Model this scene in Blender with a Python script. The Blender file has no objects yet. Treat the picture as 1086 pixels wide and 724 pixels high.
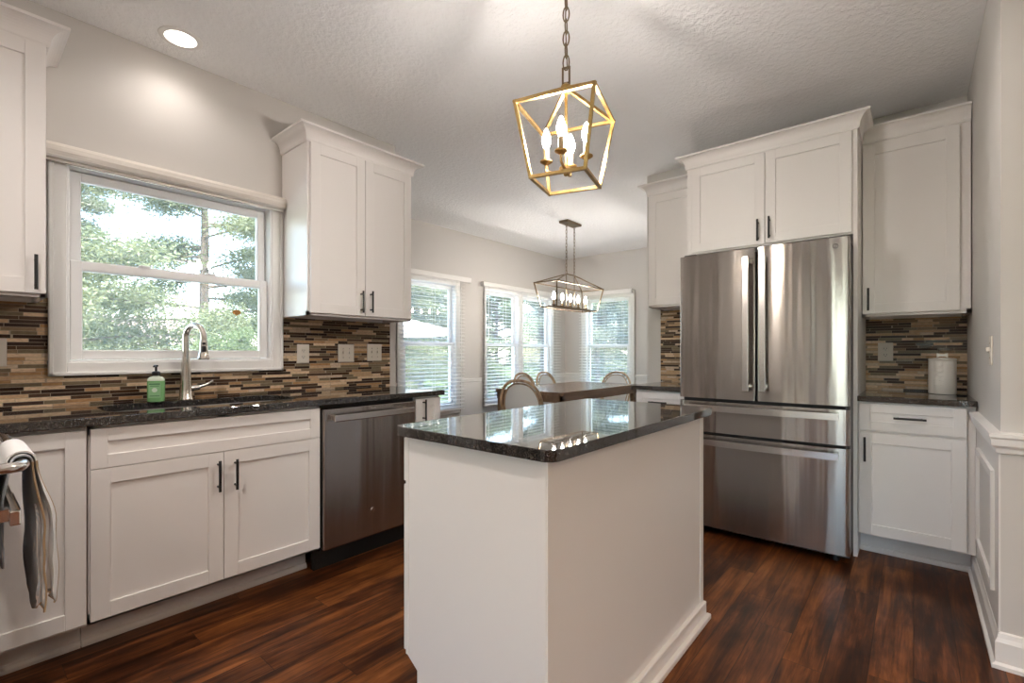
import bpy, bmesh, math, random
from mathutils import Vector, Matrix
PI = math.pi
S = bpy.context.scene
C = S.collection

# ------------------------------------------------------------------ camera, sky, exposure
cam_d = bpy.data.cameras.new('camera')
cam_d.sensor_width = 36.0
cam_d.lens = 504.4 * 36.0 / 1086.0
cam_d.shift_y = 12.1 / 1086.0
cam_d.clip_start = 0.02
cam_d.clip_end = 300
cam = bpy.data.objects.new('camera', cam_d)
C.objects.link(cam)
cam.location = (0, 0, 1.155)
cam.rotation_euler = (PI / 2, 0, math.radians(40.18))
S.camera = cam

S.view_settings.view_transform = 'Standard'
S.view_settings.look = 'None'
S.view_settings.gamma = 1.0
S.view_settings.use_curve_mapping = False
S.view_settings.exposure = 2.10
S.cycles.use_denoising = True
S.cycles.caustics_reflective = False
S.cycles.caustics_refractive = False
S.cycles.sample_clamp_indirect = 6.0
S.cycles.max_bounces = 10
S.cycles.diffuse_bounces = 6
S.cycles.transparent_max_bounces = 24

SKY = 0.50
SUN = 7.0
BULB = 130.0          # lantern candle bulbs
BULB2 = 88.0          # dining chandelier bulbs
SPOT = 2.5          # recessed downlight over the sink, watts
FILL_REAR = 30.0     # unseen fill lamps added in the adjoining room
WARM = (1.0, 0.92, 0.845)
NEUT = (1.0, 0.925, 0.86)
TAN = (1.0, 0.75, 0.53)       # warm tint of the added fill lamps behind the camera

w = bpy.data.worlds.new('sky')
S.world = w
w.use_nodes = True
nt = w.node_tree
bg = nt.nodes['Background']
sky = nt.nodes.new('ShaderNodeTexSky')
sky.sky_type = 'NISHITA'
sky.sun_disc = False
sky.sun_elevation = math.radians(48)
sky.sun_rotation = math.radians(90)
sky.dust_density = 0.7
sky.air_density = 1.0
nt.links.new(sky.outputs['Color'], bg.inputs['Color'])
bg.inputs['Strength'].default_value = SKY

sun_d = bpy.data.lights.new('sun', 'SUN')
sun_d.energy = SUN
sun_d.angle = math.radians(1.0)
sun_d.color = (1.0, 0.95, 0.86)
sun = bpy.data.objects.new('sun', sun_d)
C.objects.link(sun)
sun.rotation_euler = (0, math.radians(27), 0)     # light travels towards -X and down
sun.location = (20, 0, 20)

# ------------------------------------------------------------------ materials
def mat(name, col=(0.8, 0.8, 0.8), rough=0.5, metal=0.0, **kw):
    m = bpy.data.materials.new(name)
    m.use_nodes = True
    b = m.node_tree.nodes['Principled BSDF']
    b.inputs['Base Color'].default_value = (*col, 1)
    b.inputs['Roughness'].default_value = rough
    b.inputs['Metallic'].default_value = metal
    for k, v in kw.items():
        b.inputs[k.replace('_', ' ')].default_value = v
    return m
def N(m, t, **kw):
    n = m.node_tree.nodes.new(t)
    for k, v in kw.items():
        setattr(n, k, v)
    return n
def L(m, a, b): m.node_tree.links.new(a, b)
def B(m): return m.node_tree.nodes['Principled BSDF']
def coords(m, scale=(1, 1, 1), kind='Object'):
    tc = N(m, 'ShaderNodeTexCoord'); mp = N(m, 'ShaderNodeMapping')
    mp.inputs['Scale'].default_value = scale
    L(m, tc.outputs[kind], mp.inputs['Vector'])
    return mp.outputs['Vector']
def noise(m, vec, scale, detail=3, rough=0.5):
    n = N(m, 'ShaderNodeTexNoise')
    n.inputs['Scale'].default_value = scale
    n.inputs['Detail'].default_value = detail
    n.inputs['Roughness'].default_value = rough
    if vec is not None: L(m, vec, n.inputs['Vector'])
    return n
def ramp(m, fac, stops, interp='LINEAR'):
    r = N(m, 'ShaderNodeValToRGB')
    cr = r.color_ramp; cr.interpolation = interp
    while len(cr.elements) < len(stops): cr.elements.new(0.5)
    for e, (p, c) in zip(cr.elements, stops):
        e.position = p; e.color = (*c, 1)
    L(m, fac, r.inputs['Fac'])
    return r.outputs['Color']
def bump(m, height, strength=0.2, dist=0.01):
    b = N(m, 'ShaderNodeBump')
    b.inputs['Strength'].default_value = strength
    b.inputs['Distance'].default_value = dist
    L(m, height, b.inputs['Height'])
    L(m, b.outputs['Normal'], B(m).inputs['Normal'])
    return b
def M_(m, op, a, b=None, c=None):
    n = N(m, 'ShaderNodeMath', operation=op)
    for i, v in enumerate((a, b, c)):
        if v is None: continue
        if isinstance(v, (int, float)): n.inputs[i].default_value = v
        else: L(m, v, n.inputs[i])
    return n.outputs[0]

M = {}
M['wall'] = mat('wall_paint', (0.61, 0.585, 0.555), 0.6)
n = noise(M['wall'], coords(M['wall']), 180, 2); bump(M['wall'], n.outputs['Fac'], 0.06, 0.002)
M['wainscot'] = mat('wainscot_paint', (0.74, 0.725, 0.70), 0.45)
M['ceiling'] = mat('ceiling_texture', (0.92, 0.92, 0.92), 0.8)
v = coords(M['ceiling'])
n1 = noise(M['ceiling'], v, 34, 5, 0.62); n2 = noise(M['ceiling'], v, 80, 3, 0.6)
h = M_(M['ceiling'], 'ADD', ramp(M['ceiling'], n1.outputs['Fac'], [(0.42, (0, 0, 0)), (0.62, (1, 1, 1))]), M_(M['ceiling'], 'MULTIPLY', n2.outputs['Fac'], 0.5))
bump(M['ceiling'], h, 0.5, 0.006)
M['white'] = mat('cabinet_paint', (0.81, 0.78, 0.755), 0.38)
M['trim'] = mat('trim_paint', (0.83, 0.815, 0.79), 0.4)
M['vinyl'] = mat('window_vinyl', (0.86, 0.855, 0.845), 0.35)
M['black'] = mat('black_metal', (0.012, 0.012, 0.012), 0.4)
M['dark'] = mat('dark_gap', (0.012, 0.011, 0.010), 0.6)
M['shade'] = mat('shade_fabric', (0.52, 0.48, 0.43), 0.85)
n = noise(M['shade'], coords(M['shade'], (1, 140, 1)), 3, 2)
L(M['shade'], ramp(M['shade'], n.outputs['Fac'], [(0.3, (0.66, 0.61, 0.55)), (0.7, (0.80, 0.76, 0.70))]), B(M['shade']).inputs['Base Color'])
M['plate'] = mat('switch_plate', (0.72, 0.66, 0.58), 0.4)
M['ceramic'] = mat('ceramic', (0.74, 0.71, 0.66), 0.3)
M['brass'] = mat('antique_brass', (0.50, 0.33, 0.13), 0.36, 1.0)
n = noise(M['brass'], coords(M['brass']), 40, 4)
L(M['brass'], ramp(M['brass'], n.outputs['Fac'], [(0.3, (0.42, 0.27, 0.10)), (0.7, (0.60, 0.42, 0.19))]), B(M['brass']).inputs['Base Color'])
M['bronze'] = mat('weathered_bronze', (0.23, 0.17, 0.11), 0.42, 1.0)
M['nickel'] = mat('brushed_nickel', (0.66, 0.62, 0.56), 0.24, 1.0)
M['chrome'] = mat('chrome', (0.75, 0.73, 0.70), 0.12, 1.0)
M['pump'] = mat('pump_plastic', (0.01, 0.01, 0.012), 0.35)
M['green'] = mat('green_soap', (0.22, 0.48, 0.20), 0.2)
M['clear'] = mat('clear_plastic', (0.70, 0.78, 0.66), 0.15)
M['label'] = mat('soap_label', (0.30, 0.56, 0.28), 0.5)
M['labeldark'] = mat('soap_label_print', (0.06, 0.20, 0.08), 0.5)
M['labelwhite'] = mat('soap_label_badge', (0.75, 0.85, 0.72), 0.5)
M['candle'] = mat('candle_sleeve', (0.30, 0.20, 0.10), 0.5)

def emis(name, col, st):
    m = bpy.data.materials.new(name); m.use_nodes = True
    t = m.node_tree; t.nodes.remove(t.nodes['Principled BSDF'])
    e = t.nodes.new('ShaderNodeEmission'); e.inputs['Color'].default_value = (*col, 1); e.inputs['Strength'].default_value = st
    t.links.new(e.outputs[0], t.nodes['Material Output'].inputs['Surface'])
    return m
M['bulb'] = emis('lantern_bulb', WARM, BULB)
M['bulb2'] = emis('chandelier_bulb', WARM, BULB2)
M['lens'] = emis('downlight_lens', (1.0, 0.9, 0.78), 2.2)

def steel(name, col, rough, wave=0.5, axis=(7, 7, 0.35), dist=0.02):
    m = mat(name, col, rough, 1.0)
    v = coords(m, axis)
    n = noise(m, v, 1.0, 2, 0.4)
    v2 = coords(m, (300, 300, 2.0))
    g = noise(m, v2, 1.0, 2, 0.5)
    L(m, M_(m, 'ADD', M_(m, 'MULTIPLY', g.outputs['Fac'], 0.10), rough - 0.05), B(m).inputs['Roughness'])
    bump(m, n.outputs['Fac'], wave, dist)
    tg = N(m, 'ShaderNodeTangent'); tg.direction_type = 'RADIAL'; tg.axis = 'Z'
    B(m).inputs['Anisotropic'].default_value = 0.9
    B(m).inputs['Anisotropic Rotation'].default_value = 0.25
    L(m, tg.outputs[0], B(m).inputs['Tangent'])
    return m
M['steel'] = steel('stainless_steel', (0.44, 0.41, 0.385), 0.19)
M['steel_plain'] = mat('stainless_handle', (0.66, 0.63, 0.60), 0.22, 1.0)
M['steel_side'] = mat('fridge_side', (0.10, 0.095, 0.09), 0.4, 0.5)
M['sinksteel'] = mat('sink_steel', (0.45, 0.45, 0.45), 0.3, 1.0)

# floor: dark reddish planks running along +Y
m = M['floor'] = mat('plank_floor', (0.1, 0.04, 0.02), 0.33, 0.0, Specular_IOR_Level=0.2)
tc = N(m, 'ShaderNodeTexCoord'); sx = N(m, 'ShaderNodeSeparateXYZ'); L(m, tc.outputs['Object'], sx.inputs[0])
PW, PL = 0.127, 1.15
u = M_(m, 'DIVIDE', sx.outputs['X'], PW); row = M_(m, 'FLOOR', u)
wr = N(m, 'ShaderNodeTexWhiteNoise', noise_dimensions='1D'); L(m, row, wr.inputs['W'])
vv = M_(m, 'ADD', M_(m, 'DIVIDE', sx.outputs['Y'], PL), M_(m, 'MULTIPLY', wr.outputs['Value'], 7.0)); cell = M_(m, 'FLOOR', vv)
cx = N(m, 'ShaderNodeCombineXYZ'); L(m, row, cx.inputs[0]); L(m, cell, cx.inputs[1])
wn = N(m, 'ShaderNodeTexWhiteNoise', noise_dimensions='2D'); L(m, cx.outputs[0], wn.inputs['Vector'])
off = N(m, 'ShaderNodeVectorMath', operation='SCALE'); L(m, wn.outputs['Color'], off.inputs[0]); off.inputs['Scale'].default_value = 20.0
add = N(m, 'ShaderNodeVectorMath', operation='ADD'); L(m, tc.outputs['Object'], add.inputs[0]); L(m, off.outputs[0], add.inputs[1])
mp = N(m, 'ShaderNodeMapping'); mp.inputs['Scale'].default_value = (16, 1.6, 1); L(m, add.outputs[0], mp.inputs['Vector'])
g1 = noise(m, mp.outputs[0], 1.0, 6, 0.65); g1.inputs['Distortion'].default_value = 0.6
mp2 = N(m, 'ShaderNodeMapping'); mp2.inputs['Scale'].default_value = (90, 4, 1); L(m, add.outputs[0], mp2.inputs['Vector'])
g2 = noise(m, mp2.outputs[0], 1.0, 4, 0.6)
g3 = noise(m, add.outputs[0], 3.2, 3, 0.6)
t = M_(m, 'ADD', M_(m, 'MULTIPLY', g1.outputs['Fac'], 0.62), M_(m, 'ADD', M_(m, 'MULTIPLY', g2.outputs['Fac'], 0.24), M_(m, 'ADD', M_(m, 'ADD', 0.035, M_(m, 'MULTIPLY', wn.outputs['Value'], 0.09)), M_(m, 'MULTIPLY', g3.outputs['Fac'], 0.30))))
colr = ramp(m, t, [(0.50, (0.012, 0.0045, 0.0024)), (0.60, (0.045, 0.0135, 0.0048)), (0.68, (0.110, 0.034, 0.0100)), (0.76, (0.205, 0.070, 0.019)), (0.86, (0.31, 0.12, 0.040))])
fu = M_(m, 'FRACT', u); fv = M_(m, 'FRACT', vv)
e1 = M_(m, 'LESS_THAN', M_(m, 'MINIMUM', fu, M_(m, 'SUBTRACT', 1.0, fu)), 0.012)
e2 = M_(m, 'LESS_THAN', M_(m, 'MINIMUM', fv, M_(m, 'SUBTRACT', 1.0, fv)), 0.0012)
seam = M_(m, 'MAXIMUM', e1, e2)
mx = N(m, 'ShaderNodeMix', data_type='RGBA'); L(m, M_(m, 'MULTIPLY', seam, 0.7), mx.inputs['Factor']); L(m, colr, mx.inputs['A']); mx.inputs['B'].default_value = (0.012, 0.005, 0.003, 1)
L(m, mx.outputs['Result'], B(m).inputs['Base Color'])
bump(m, M_(m, 'SUBTRACT', M_(m, 'MULTIPLY', g1.outputs['Fac'], 0.5), M_(m, 'MULTIPLY', seam, 0.7)), 0.22, 0.004)
L(m, M_(m, 'ADD', M_(m, 'MULTIPLY', g2.outputs['Fac'], 0.16), 0.26), B(m).inputs['Roughness'])

# linear glass and stone mosaic; rows along the axis given
def mosaic(name, axis):
    m = mat(name, (0.3, 0.2, 0.1), 0.25, 0.0, Specular_IOR_Level=0.22)
    tc = N(m, 'ShaderNodeTexCoord'); sx = N(m, 'ShaderNodeSeparateXYZ'); L(m, tc.outputs['Object'], sx.inputs[0])
    P = 0.0162
    r0 = M_(m, 'DIVIDE', M_(m, 'SUBTRACT', sx.outputs['Z'], 0.915 - P * 0.3), P); row = M_(m, 'FLOOR', r0)
    wr = N(m, 'ShaderNodeTexWhiteNoise', noise_dimensions='1D'); L(m, row, wr.inputs['W'])
    sc = N(m, 'ShaderNodeSeparateColor'); L(m, wr.outputs['Color'], sc.inputs[0])
    ln = M_(m, 'ADD', M_(m, 'MULTIPLY', sc.outputs[0], 0.05), 0.085)
    # warp the running coordinate so that lengths vary along one row
    wrp = N(m, 'ShaderNodeTexNoise', noise_dimensions='2D'); wrp.inputs['Scale'].default_value = 6.0; wrp.inputs['Detail'].default_value = 0
    cv = N(m, 'ShaderNodeCombineXYZ'); L(m, sx.outputs[axis], cv.inputs[0]); L(m, M_(m, 'MULTIPLY', row, 3.7), cv.inputs[1]); L(m, cv.outputs[0], wrp.inputs['Vector'])
    a = M_(m, 'ADD', M_(m, 'DIVIDE', sx.outputs[axis], ln), M_(m, 'ADD', M_(m, 'MULTIPLY', sc.outputs[1], 31.0), M_(m, 'MULTIPLY', wrp.outputs['Fac'], 1.6)))
    cell = M_(m, 'FLOOR', a)
    cx = N(m, 'ShaderNodeCombineXYZ'); L(m, row, cx.inputs[0]); L(m, cell, cx.inputs[1])
    wn = N(m, 'ShaderNodeTexWhiteNoise', noise_dimensions='2D'); L(m, cx.outputs[0], wn.inputs['Vector'])
    pal = [(0.0, (0.037, 0.019, 0.012)), (0.13, (0.079, 0.042, 0.023)), (0.30, (0.203, 0.155, 0.095)), (0.42, (0.567, 0.378, 0.223)),
           (0.55, (0.743, 0.553, 0.365)), (0.66, (0.270, 0.182, 0.108)), (0.76, (0.446, 0.257, 0.121)), (0.86, (0.621, 0.486, 0.351)), (0.94, (0.053, 0.029, 0.019))]
    colr = ramp(m, wn.outputs['Value'], pal, 'CONSTANT')
    n = noise(m, coords(m, (60, 60, 160)), 1.0, 3)
    mv = N(m, 'ShaderNodeMix', data_type='RGBA', blend_type='MULTIPLY'); mv.inputs['Factor'].default_value = 0.55
    L(m, colr, mv.inputs['A']); L(m, ramp(m, n.outputs['Fac'], [(0.3, (0.55, 0.5, 0.45)), (0.6, (1, 1, 1))]), mv.inputs['B'])
    fr = M_(m, 'FRACT', r0); fa = M_(m, 'FRACT', a)
    s1 = M_(m, 'LESS_THAN', M_(m, 'MINIMUM', fr, M_(m, 'SUBTRACT', 1.0, fr)), 0.055)
    s2 = M_(m, 'LESS_THAN', M_(m, 'MULTIPLY', M_(m, 'MINIMUM', fa, M_(m, 'SUBTRACT', 1.0, fa)), ln), 0.0012)
    seam = M_(m, 'MAXIMUM', s1, s2)
    mx = N(m, 'ShaderNodeMix', data_type='RGBA'); L(m, seam, mx.inputs['Factor']); L(m, mv.outputs['Result'], mx.inputs['A']); mx.inputs['B'].default_value = (0.40, 0.33, 0.25, 1)
    L(m, mx.outputs['Result'], B(m).inputs['Base Color'])
    sc2 = N(m, 'ShaderNodeSeparateColor'); L(m, wn.outputs['Color'], sc2.inputs[0])
    L(m, M_(m, 'ADD', M_(m, 'MULTIPLY', sc2.outputs[1], 0.4), M_(m, 'ADD', M_(m, 'MULTIPLY', seam, 0.4), 0.22)), B(m).inputs['Roughness'])
    bump(m, M_(m, 'SUBTRACT', 1.0, seam), 0.35, 0.0015)
    return m
M['mosaicY'] = mosaic('mosaic_along_y', 'Y')
M['mosaicX'] = mosaic('mosaic_along_x', 'X')

m = M['granite'] = mat('dark_granite', (0.02, 0.018, 0.017), 0.03, 0.0, Specular_IOR_Level=0.95)
v = coords(m)
vo = N(m, 'ShaderNodeTexVoronoi'); vo.inputs['Scale'].default_value = 240; L(m, v, vo.inputs['Vector'])
n = noise(m, v, 90, 4, 0.7)
k = M_(m, 'ADD', M_(m, 'MULTIPLY', vo.outputs['Distance'], 0.5), M_(m, 'MULTIPLY', n.outputs['Fac'], 0.75))
L(m, ramp(m, k, [(0.45, (0.010, 0.009, 0.009)), (0.62, (0.020, 0.018, 0.017)), (0.74, (0.050, 0.043, 0.038)), (0.86, (0.11, 0.10, 0.09))]), B(m).inputs['Base Color'])

m = M['tablewood'] = mat('table_wood', (0.25, 0.15, 0.09), 0.25)
n = noise(m, coords(m, (14, 1.2, 14)), 1.0, 5, 0.6)
L(m, ramp(m, n.outputs['Fac'], [(0.3, (0.11, 0.06, 0.035)), (0.55, (0.20, 0.12, 0.07)), (0.75, (0.30, 0.20, 0.13))]), B(m).inputs['Base Color'])
m = M['rattan'] = mat('rattan', (0.46, 0.31, 0.18), 0.45)
n = noise(m, coords(m, (30, 30, 8)), 1.0, 3)
L(m, ramp(m, n.outputs['Fac'], [(0.35, (0.30, 0.185, 0.10)), (0.65, (0.56, 0.40, 0.25))]), B(m).inputs['Base Color'])
M['weave'] = mat('white_weave', (0.70, 0.68, 0.65), 0.6)
n = noise(M['weave'], coords(M['weave'], (1, 1, 1)), 300, 1); bump(M['weave'], n.outputs['Fac'], 0.2, 0.002)
M['blind'] = mat('blind_slat', (0.86, 0.85, 0.82), 0.45)
M['towelwhite'] = mat('towel_white', (0.72, 0.71, 0.70), 0.95)
M['towelhem'] = mat('towel_hem', (0.42, 0.30, 0.18), 0.95)
m = M['towelgrey'] = mat('towel_twill', (0.38, 0.38, 0.40), 0.95)
wv = N(m, 'ShaderNodeTexWave'); wv.inputs['Scale'].default_value = 60; wv.inputs['Distortion'].default_value = 1.0
L(m, coords(m, (1.2, 1.2, 1.5)), wv.inputs['Vector'])
L(m, ramp(m, wv.outputs['Fac'], [(0.3, (0.44, 0.48, 0.54)), (0.7, (0.70, 0.69, 0.68))]), B(m).inputs['Base Color'])

def glassmat(name, refl=0.5, tint=(1, 1, 1)):
    m = bpy.data.materials.new(name); m.use_nodes = True
    t = m.node_tree; t.nodes.remove(t.nodes['Principled BSDF'])
    tr = t.nodes.new('ShaderNodeBsdfTransparent'); tr.inputs['Color'].default_value = (*tint, 1)
    gl = t.nodes.new('ShaderNodeBsdfGlossy'); gl.inputs['Roughness'].default_value = 0.0
    fr = t.nodes.new('ShaderNodeFresnel'); ge = t.nodes.new('ShaderNodeNewGeometry'); mr = t.nodes.new('ShaderNodeMapRange')
    mr.inputs['To Min'].default_value = 1.45; mr.inputs['To Max'].default_value = 1 / 1.45     # same reflectance from either face of the pane
    t.links.new(ge.outputs['Backfacing'], mr.inputs['Value']); t.links.new(mr.outputs[0], fr.inputs['IOR'])
    mx = t.nodes.new('ShaderNodeMixShader')
    du = t.nodes.new('ShaderNodeBsdfTranslucent'); du.inputs['Color'].default_value = (.85, .9, .95, 1)     # veil of glare mixed into the pane, softens the view outside
    md_ = t.nodes.new('ShaderNodeMixShader'); md_.inputs['Fac'].default_value = 0.05
    t.links.new(tr.outputs[0], md_.inputs[1]); t.links.new(du.outputs[0], md_.inputs[2])
    t.links.new(fr.outputs[0], mx.inputs['Fac']); t.links.new(md_.outputs[0], mx.inputs[1]); t.links.new(gl.outputs[0], mx.inputs[2])
    t.links.new(mx.outputs[0], t.nodes['Material Output'].inputs['Surface'])
    return m
M['glass'] = glassmat('window_glass', tint=(0.95, 0.965, 0.96))

def leafmat(name, c1, c2):
    m = mat(name, c1, 0.6)
    t = m.node_tree
    n = noise(m, coords(m), 1.3, 3)
    col = ramp(m, n.outputs['Fac'], [(0.35, c1), (0.65, c2)])
    L(m, col, B(m).inputs['Base Color'])
    tl = t.nodes.new('ShaderNodeBsdfTranslucent'); L(m, col, tl.inputs['Color'])
    mx = t.nodes.new('ShaderNodeMixShader'); mx.inputs['Fac'].default_value = 0.4
    L(m, B(m).outputs[0], mx.inputs[1]); L(m, tl.outputs[0], mx.inputs[2])
    L(m, mx.outputs[0], t.nodes['Material Output'].inputs['Surface'])
    return m
M['leafA'] = leafmat('pine_foliage', (0.105, 0.125, 0.052), (0.18, 0.195, 0.095))
M['leafB'] = leafmat('shrub_foliage', (0.08, 0.115, 0.03), (0.14, 0.175, 0.06))
M['leafC'] = leafmat('hedge_foliage', (0.095, 0.11, 0.065), (0.15, 0.165, 0.10))
M['bark'] = mat('bark', (0.13, 0.095, 0.07), 0.9)
M['lawn'] = mat('lawn', (0.28, 0.45, 0.08), 0.9)
n = noise(M['lawn'], coords(M['lawn']), 3, 5)
L(M['lawn'], ramp(M['lawn'], n.outputs['Fac'], [(0.3, (0.060, 0.095, 0.018)), (0.7, (0.10, 0.145, 0.035))]), B(M['lawn']).inputs['Base Color'])
M['roof'] = mat('far_roof', (0.46, 0.33, 0.29), 0.9)
M['siding'] = mat('far_siding', (0.62, 0.60, 0.56), 0.8)
M['canvas'] = mat('umbrella_canvas', (0.86, 0.85, 0.82), 0.8)

# ------------------------------------------------------------------ mesh helpers
def box(bm, x0, x1, y0, y1, z0, z1, bev=0.0, seg=1):
    vs = [bm.verts.new((x, y, z)) for z in (z0, z1) for x, y in ((x0, y0), (x1, y0), (x1, y1), (x0, y1))]
    fs = [(3, 2, 1, 0), (4, 5, 6, 7), (0, 1, 5, 4), (1, 2, 6, 5), (2, 3, 7, 6), (3, 0, 4, 7)]
    F = [bm.faces.new([vs[i] for i in f]) for f in fs]
    if bev > 0:
        es = list({e for f in F for e in f.edges})
        bmesh.ops.bevel(bm, geom=es, offset=bev, segments=seg, affect='EDGES', profile=0.5)
def prism(bm, pts, axis, a0, a1):
    """extrude a closed 2D outline; axis X: pts=(y,z), Y: pts=(x,z), Z: pts=(x,y)"""
    def P(p, a): return (a, p[0], p[1]) if axis == 'X' else (p[0], a, p[1]) if axis == 'Y' else (p[0], p[1], a)
    A = [bm.verts.new(P(p, a0)) for p in pts]; Bv = [bm.verts.new(P(p, a1)) for p in pts]
    n = len(pts); fs = [bm.faces.new(A), bm.faces.new(list(reversed(Bv)))]
    for i in range(n):
        j = (i + 1) % n
        fs.append(bm.faces.new((A[j], A[i], Bv[i], Bv[j])))
    bmesh.ops.recalc_face_normals(bm, faces=fs)
def tube(bm, path, r, seg=10, closed=False, squash=None):
    path = [Vector(p) for p in path]; n = len(path)
    rr = r if isinstance(r, (list, tuple)) else [r] * n
    rings = []; prev = None
    for i, p in enumerate(path):
        if closed: d = path[(i + 1) % n] - path[i - 1]
        else: d = path[min(i + 1, n - 1)] - path[max(i - 1, 0)]
        d.normalize()
        if prev is None:
            up = Vector((0, 0, 1)) if abs(d.z) < 0.9 else Vector((1, 0, 0))
            a = d.cross(up).normalized()
        else:
            a = (prev - d * prev.dot(d)).normalized()
        prev = a; b = d.cross(a)
        rings.append([bm.verts.new(p + (a * math.cos(2 * PI * k / seg) + b * math.sin(2 * PI * k / seg)) * rr[i]) for k in range(seg)])
    m_ = n if closed else n - 1
    fs = []
    for i in range(m_):
        A, Bv = rings[i], rings[(i + 1) % n]
        for k in range(seg):
            k2 = (k + 1) % seg
            fs.append(bm.faces.new((A[k], A[k2], Bv[k2], Bv[k])))
    if not closed:
        fs.append(bm.faces.new(list(reversed(rings[0])))); fs.append(bm.faces.new(rings[-1]))
    for f in fs: f.smooth = True
    bmesh.ops.recalc_face_normals(bm, faces=fs)
def bar(bm, a, b, t):
    """square bar from a to b"""
    a, b = Vector(a), Vector(b); d = (b - a).normalized()
    up = Vector((0, 0, 1)) if abs(d.z) < 0.95 else Vector((1, 0, 0))
    s = d.cross(up).normalized(); q = s.cross(d)
    vs = [bm.verts.new(p + s * i * t / 2 + q * j * t / 2) for p in (a - d * t / 2, b + d * t / 2) for i, j in ((-1, -1), (1, -1), (1, 1), (-1, 1))]
    F = [bm.faces.new([vs[i] for i in f]) for f in ((3, 2, 1, 0), (4, 5, 6, 7), (0, 1, 5, 4), (1, 2, 6, 5), (2, 3, 7, 6), (3, 0, 4, 7))]
    bmesh.ops.recalc_face_normals(bm, faces=F)
def lathe(bm, prof, c=(0, 0), seg=24, cap=True):
    rings = []
    for r, z in prof:
        if r < 1e-6: rings.append([bm.verts.new((c[0], c[1], z))])
        else: rings.append([bm.verts.new((c[0] + r * math.cos(2 * PI * k / seg), c[1] + r * math.sin(2 * PI * k / seg), z)) for k in range(seg)])
    fs = []
    for A, Bv in zip(rings, rings[1:]):
        for k in range(seg):
            k2 = (k + 1) % seg
            if len(A) == 1 and len(Bv) == 1: continue
            if len(A) == 1: fs.append(bm.faces.new((A[0], Bv[k2], Bv[k])))
            elif len(Bv) == 1: fs.append(bm.faces.new((A[k], A[k2], Bv[0])))
            else: fs.append(bm.faces.new((A[k], A[k2], Bv[k2], Bv[k])))
    if cap and len(rings[0]) > 1: fs.append(bm.faces.new(list(reversed(rings[0]))))
    if cap and len(rings[-1]) > 1: fs.append(bm.faces.new(rings[-1]))
    for f in fs: f.smooth = True
    bmesh.ops.recalc_face_normals(bm, faces=fs)
def obj(name, bm, m, parent=None, smooth=None):
    me = bpy.data.meshes.new(name)
    bm.to_mesh(me); bm.free()
    if smooth is not None:
        for p in me.polygons: p.use_smooth = smooth
    o = bpy.data.objects.new(name, me); C.objects.link(o)
    me.materials.append(M[m] if isinstance(m, str) else m)
    if any(p.use_smooth for p in me.polygons):
        me.set_sharp_from_angle(angle=math.radians(40))
    if parent: o.parent = parent
    return o
def NB(): return bmesh.new()
def thing(name, label, cat, loc=(0, 0, 0), rotz=0, group=None):
    o = bpy.data.objects.new(name, None); C.objects.link(o)
    o.location = loc; o.rotation_euler = (0, 0, rotz); o.empty_display_size = 0.1
    o['label'] = label; o['category'] = cat
    if group: o['group'] = group
    return o
def tag(o, label, cat, group=None):
    o['label'] = label; o['category'] = cat
    if group: o['group'] = group
    return o
def struct(name, bm, m, parent=None):
    o = obj(name, bm, m, parent)
    if not parent: o['kind'] = 'structure'
    return o
def sroot(name, loc=(0, 0, 0), rotz=0):
    o = bpy.data.objects.new(name, None); C.objects.link(o)
    o.location = loc; o.rotation_euler = (0, 0, rotz); o.empty_display_size = 0.1
    o['kind'] = 'structure'
    return o
def boxes(*bs, bev=0.0):
    bm = NB()
    for b in bs: box(bm, *b, bev=bev)
    return bm
def dup(root, loc, rotz, label=None, group=None):
    r = root.copy(); C.objects.link(r); r.location = loc; r.rotation_euler = (0, 0, rotz)
    if label: r['label'] = label
    if group: r['group'] = group
    for ch in list(root.children):
        c_ = ch.copy(); C.objects.link(c_); c_.parent = r
        for g in ch.children:
            d_ = g.copy(); C.objects.link(d_); d_.parent = c_
    return r

# ------------------------------------------------------------------ room shell
H = 2.70
XL, YL = -2.96, 2.153          # kitchen left wall, its end
XN = -4.42                     # breakfast nook window wall
YF = 3.94                      # fridge wall
XFE = -1.78                    # end of the fridge wall
YE = 6.60                      # nook end wall
XS, YS = 0.245, 2.50           # wall right of the cabinets, its corner
T = 0.14
def holed(bm, axis, a0, a1, u0, u1, z0, z1, holes):
    """wall slab with rectangular holes; axis X: slab a=x, u=y. axis Y: slab a=y, u=x"""
    cuts = sorted({u0, u1, *[h_[0] for h_ in holes], *[h_[1] for h_ in holes]})
    for p, q in zip(cuts, cuts[1:]):
        inside = [h_ for h_ in holes if h_[0] <= p + 1e-6 and h_[1] >= q - 1e-6]
        spans = [(z0, z1)] if not inside else [(z0, inside[0][2]), (inside[0][3], z1)]
        for s0, s1 in spans:
            if s1 - s0 < 1e-4: continue
            if axis == 'X': box(bm, a0, a1, p, q, s0, s1)
            else: box(bm, p, q, a0, a1, s0, s1)

bm = NB(); box(bm, -4.6, 4.2, -5.2, 6.8, -0.1, 0.0); struct('floor', bm, 'floor')
bm = NB(); box(bm, -4.6, 4.2, -5.2, 6.8, H, H + 0.12); struct('ceiling', bm, 'ceiling')
W1 = (0.335, 1.265, 1.10, 2.035)                # sink window opening
bm = NB(); holed(bm, 'X', XL - T, XL, -0.79, YL, 0, H, [W1]); struct('wall_left', bm, 'wall')
bm = NB(); box(bm, XN, XL - T, YL - T, YL, 0, H); struct('wall_nook_return', bm, 'wall')
W2 = (3.30, 4.135, 0.47, 2.02); W3 = (4.665, 5.385, 0.47, 2.02); W4 = (5.455, 6.20, 0.47, 2.02)
bm = NB(); holed(bm, 'X', XN - T, XN, YL - T, YE + T, 0, H, [W2, W3, W4]); struct('wall_nook_left', bm, 'wall')
W5 = (-4.02, -3.245, 0.47, 2.02)
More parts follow.
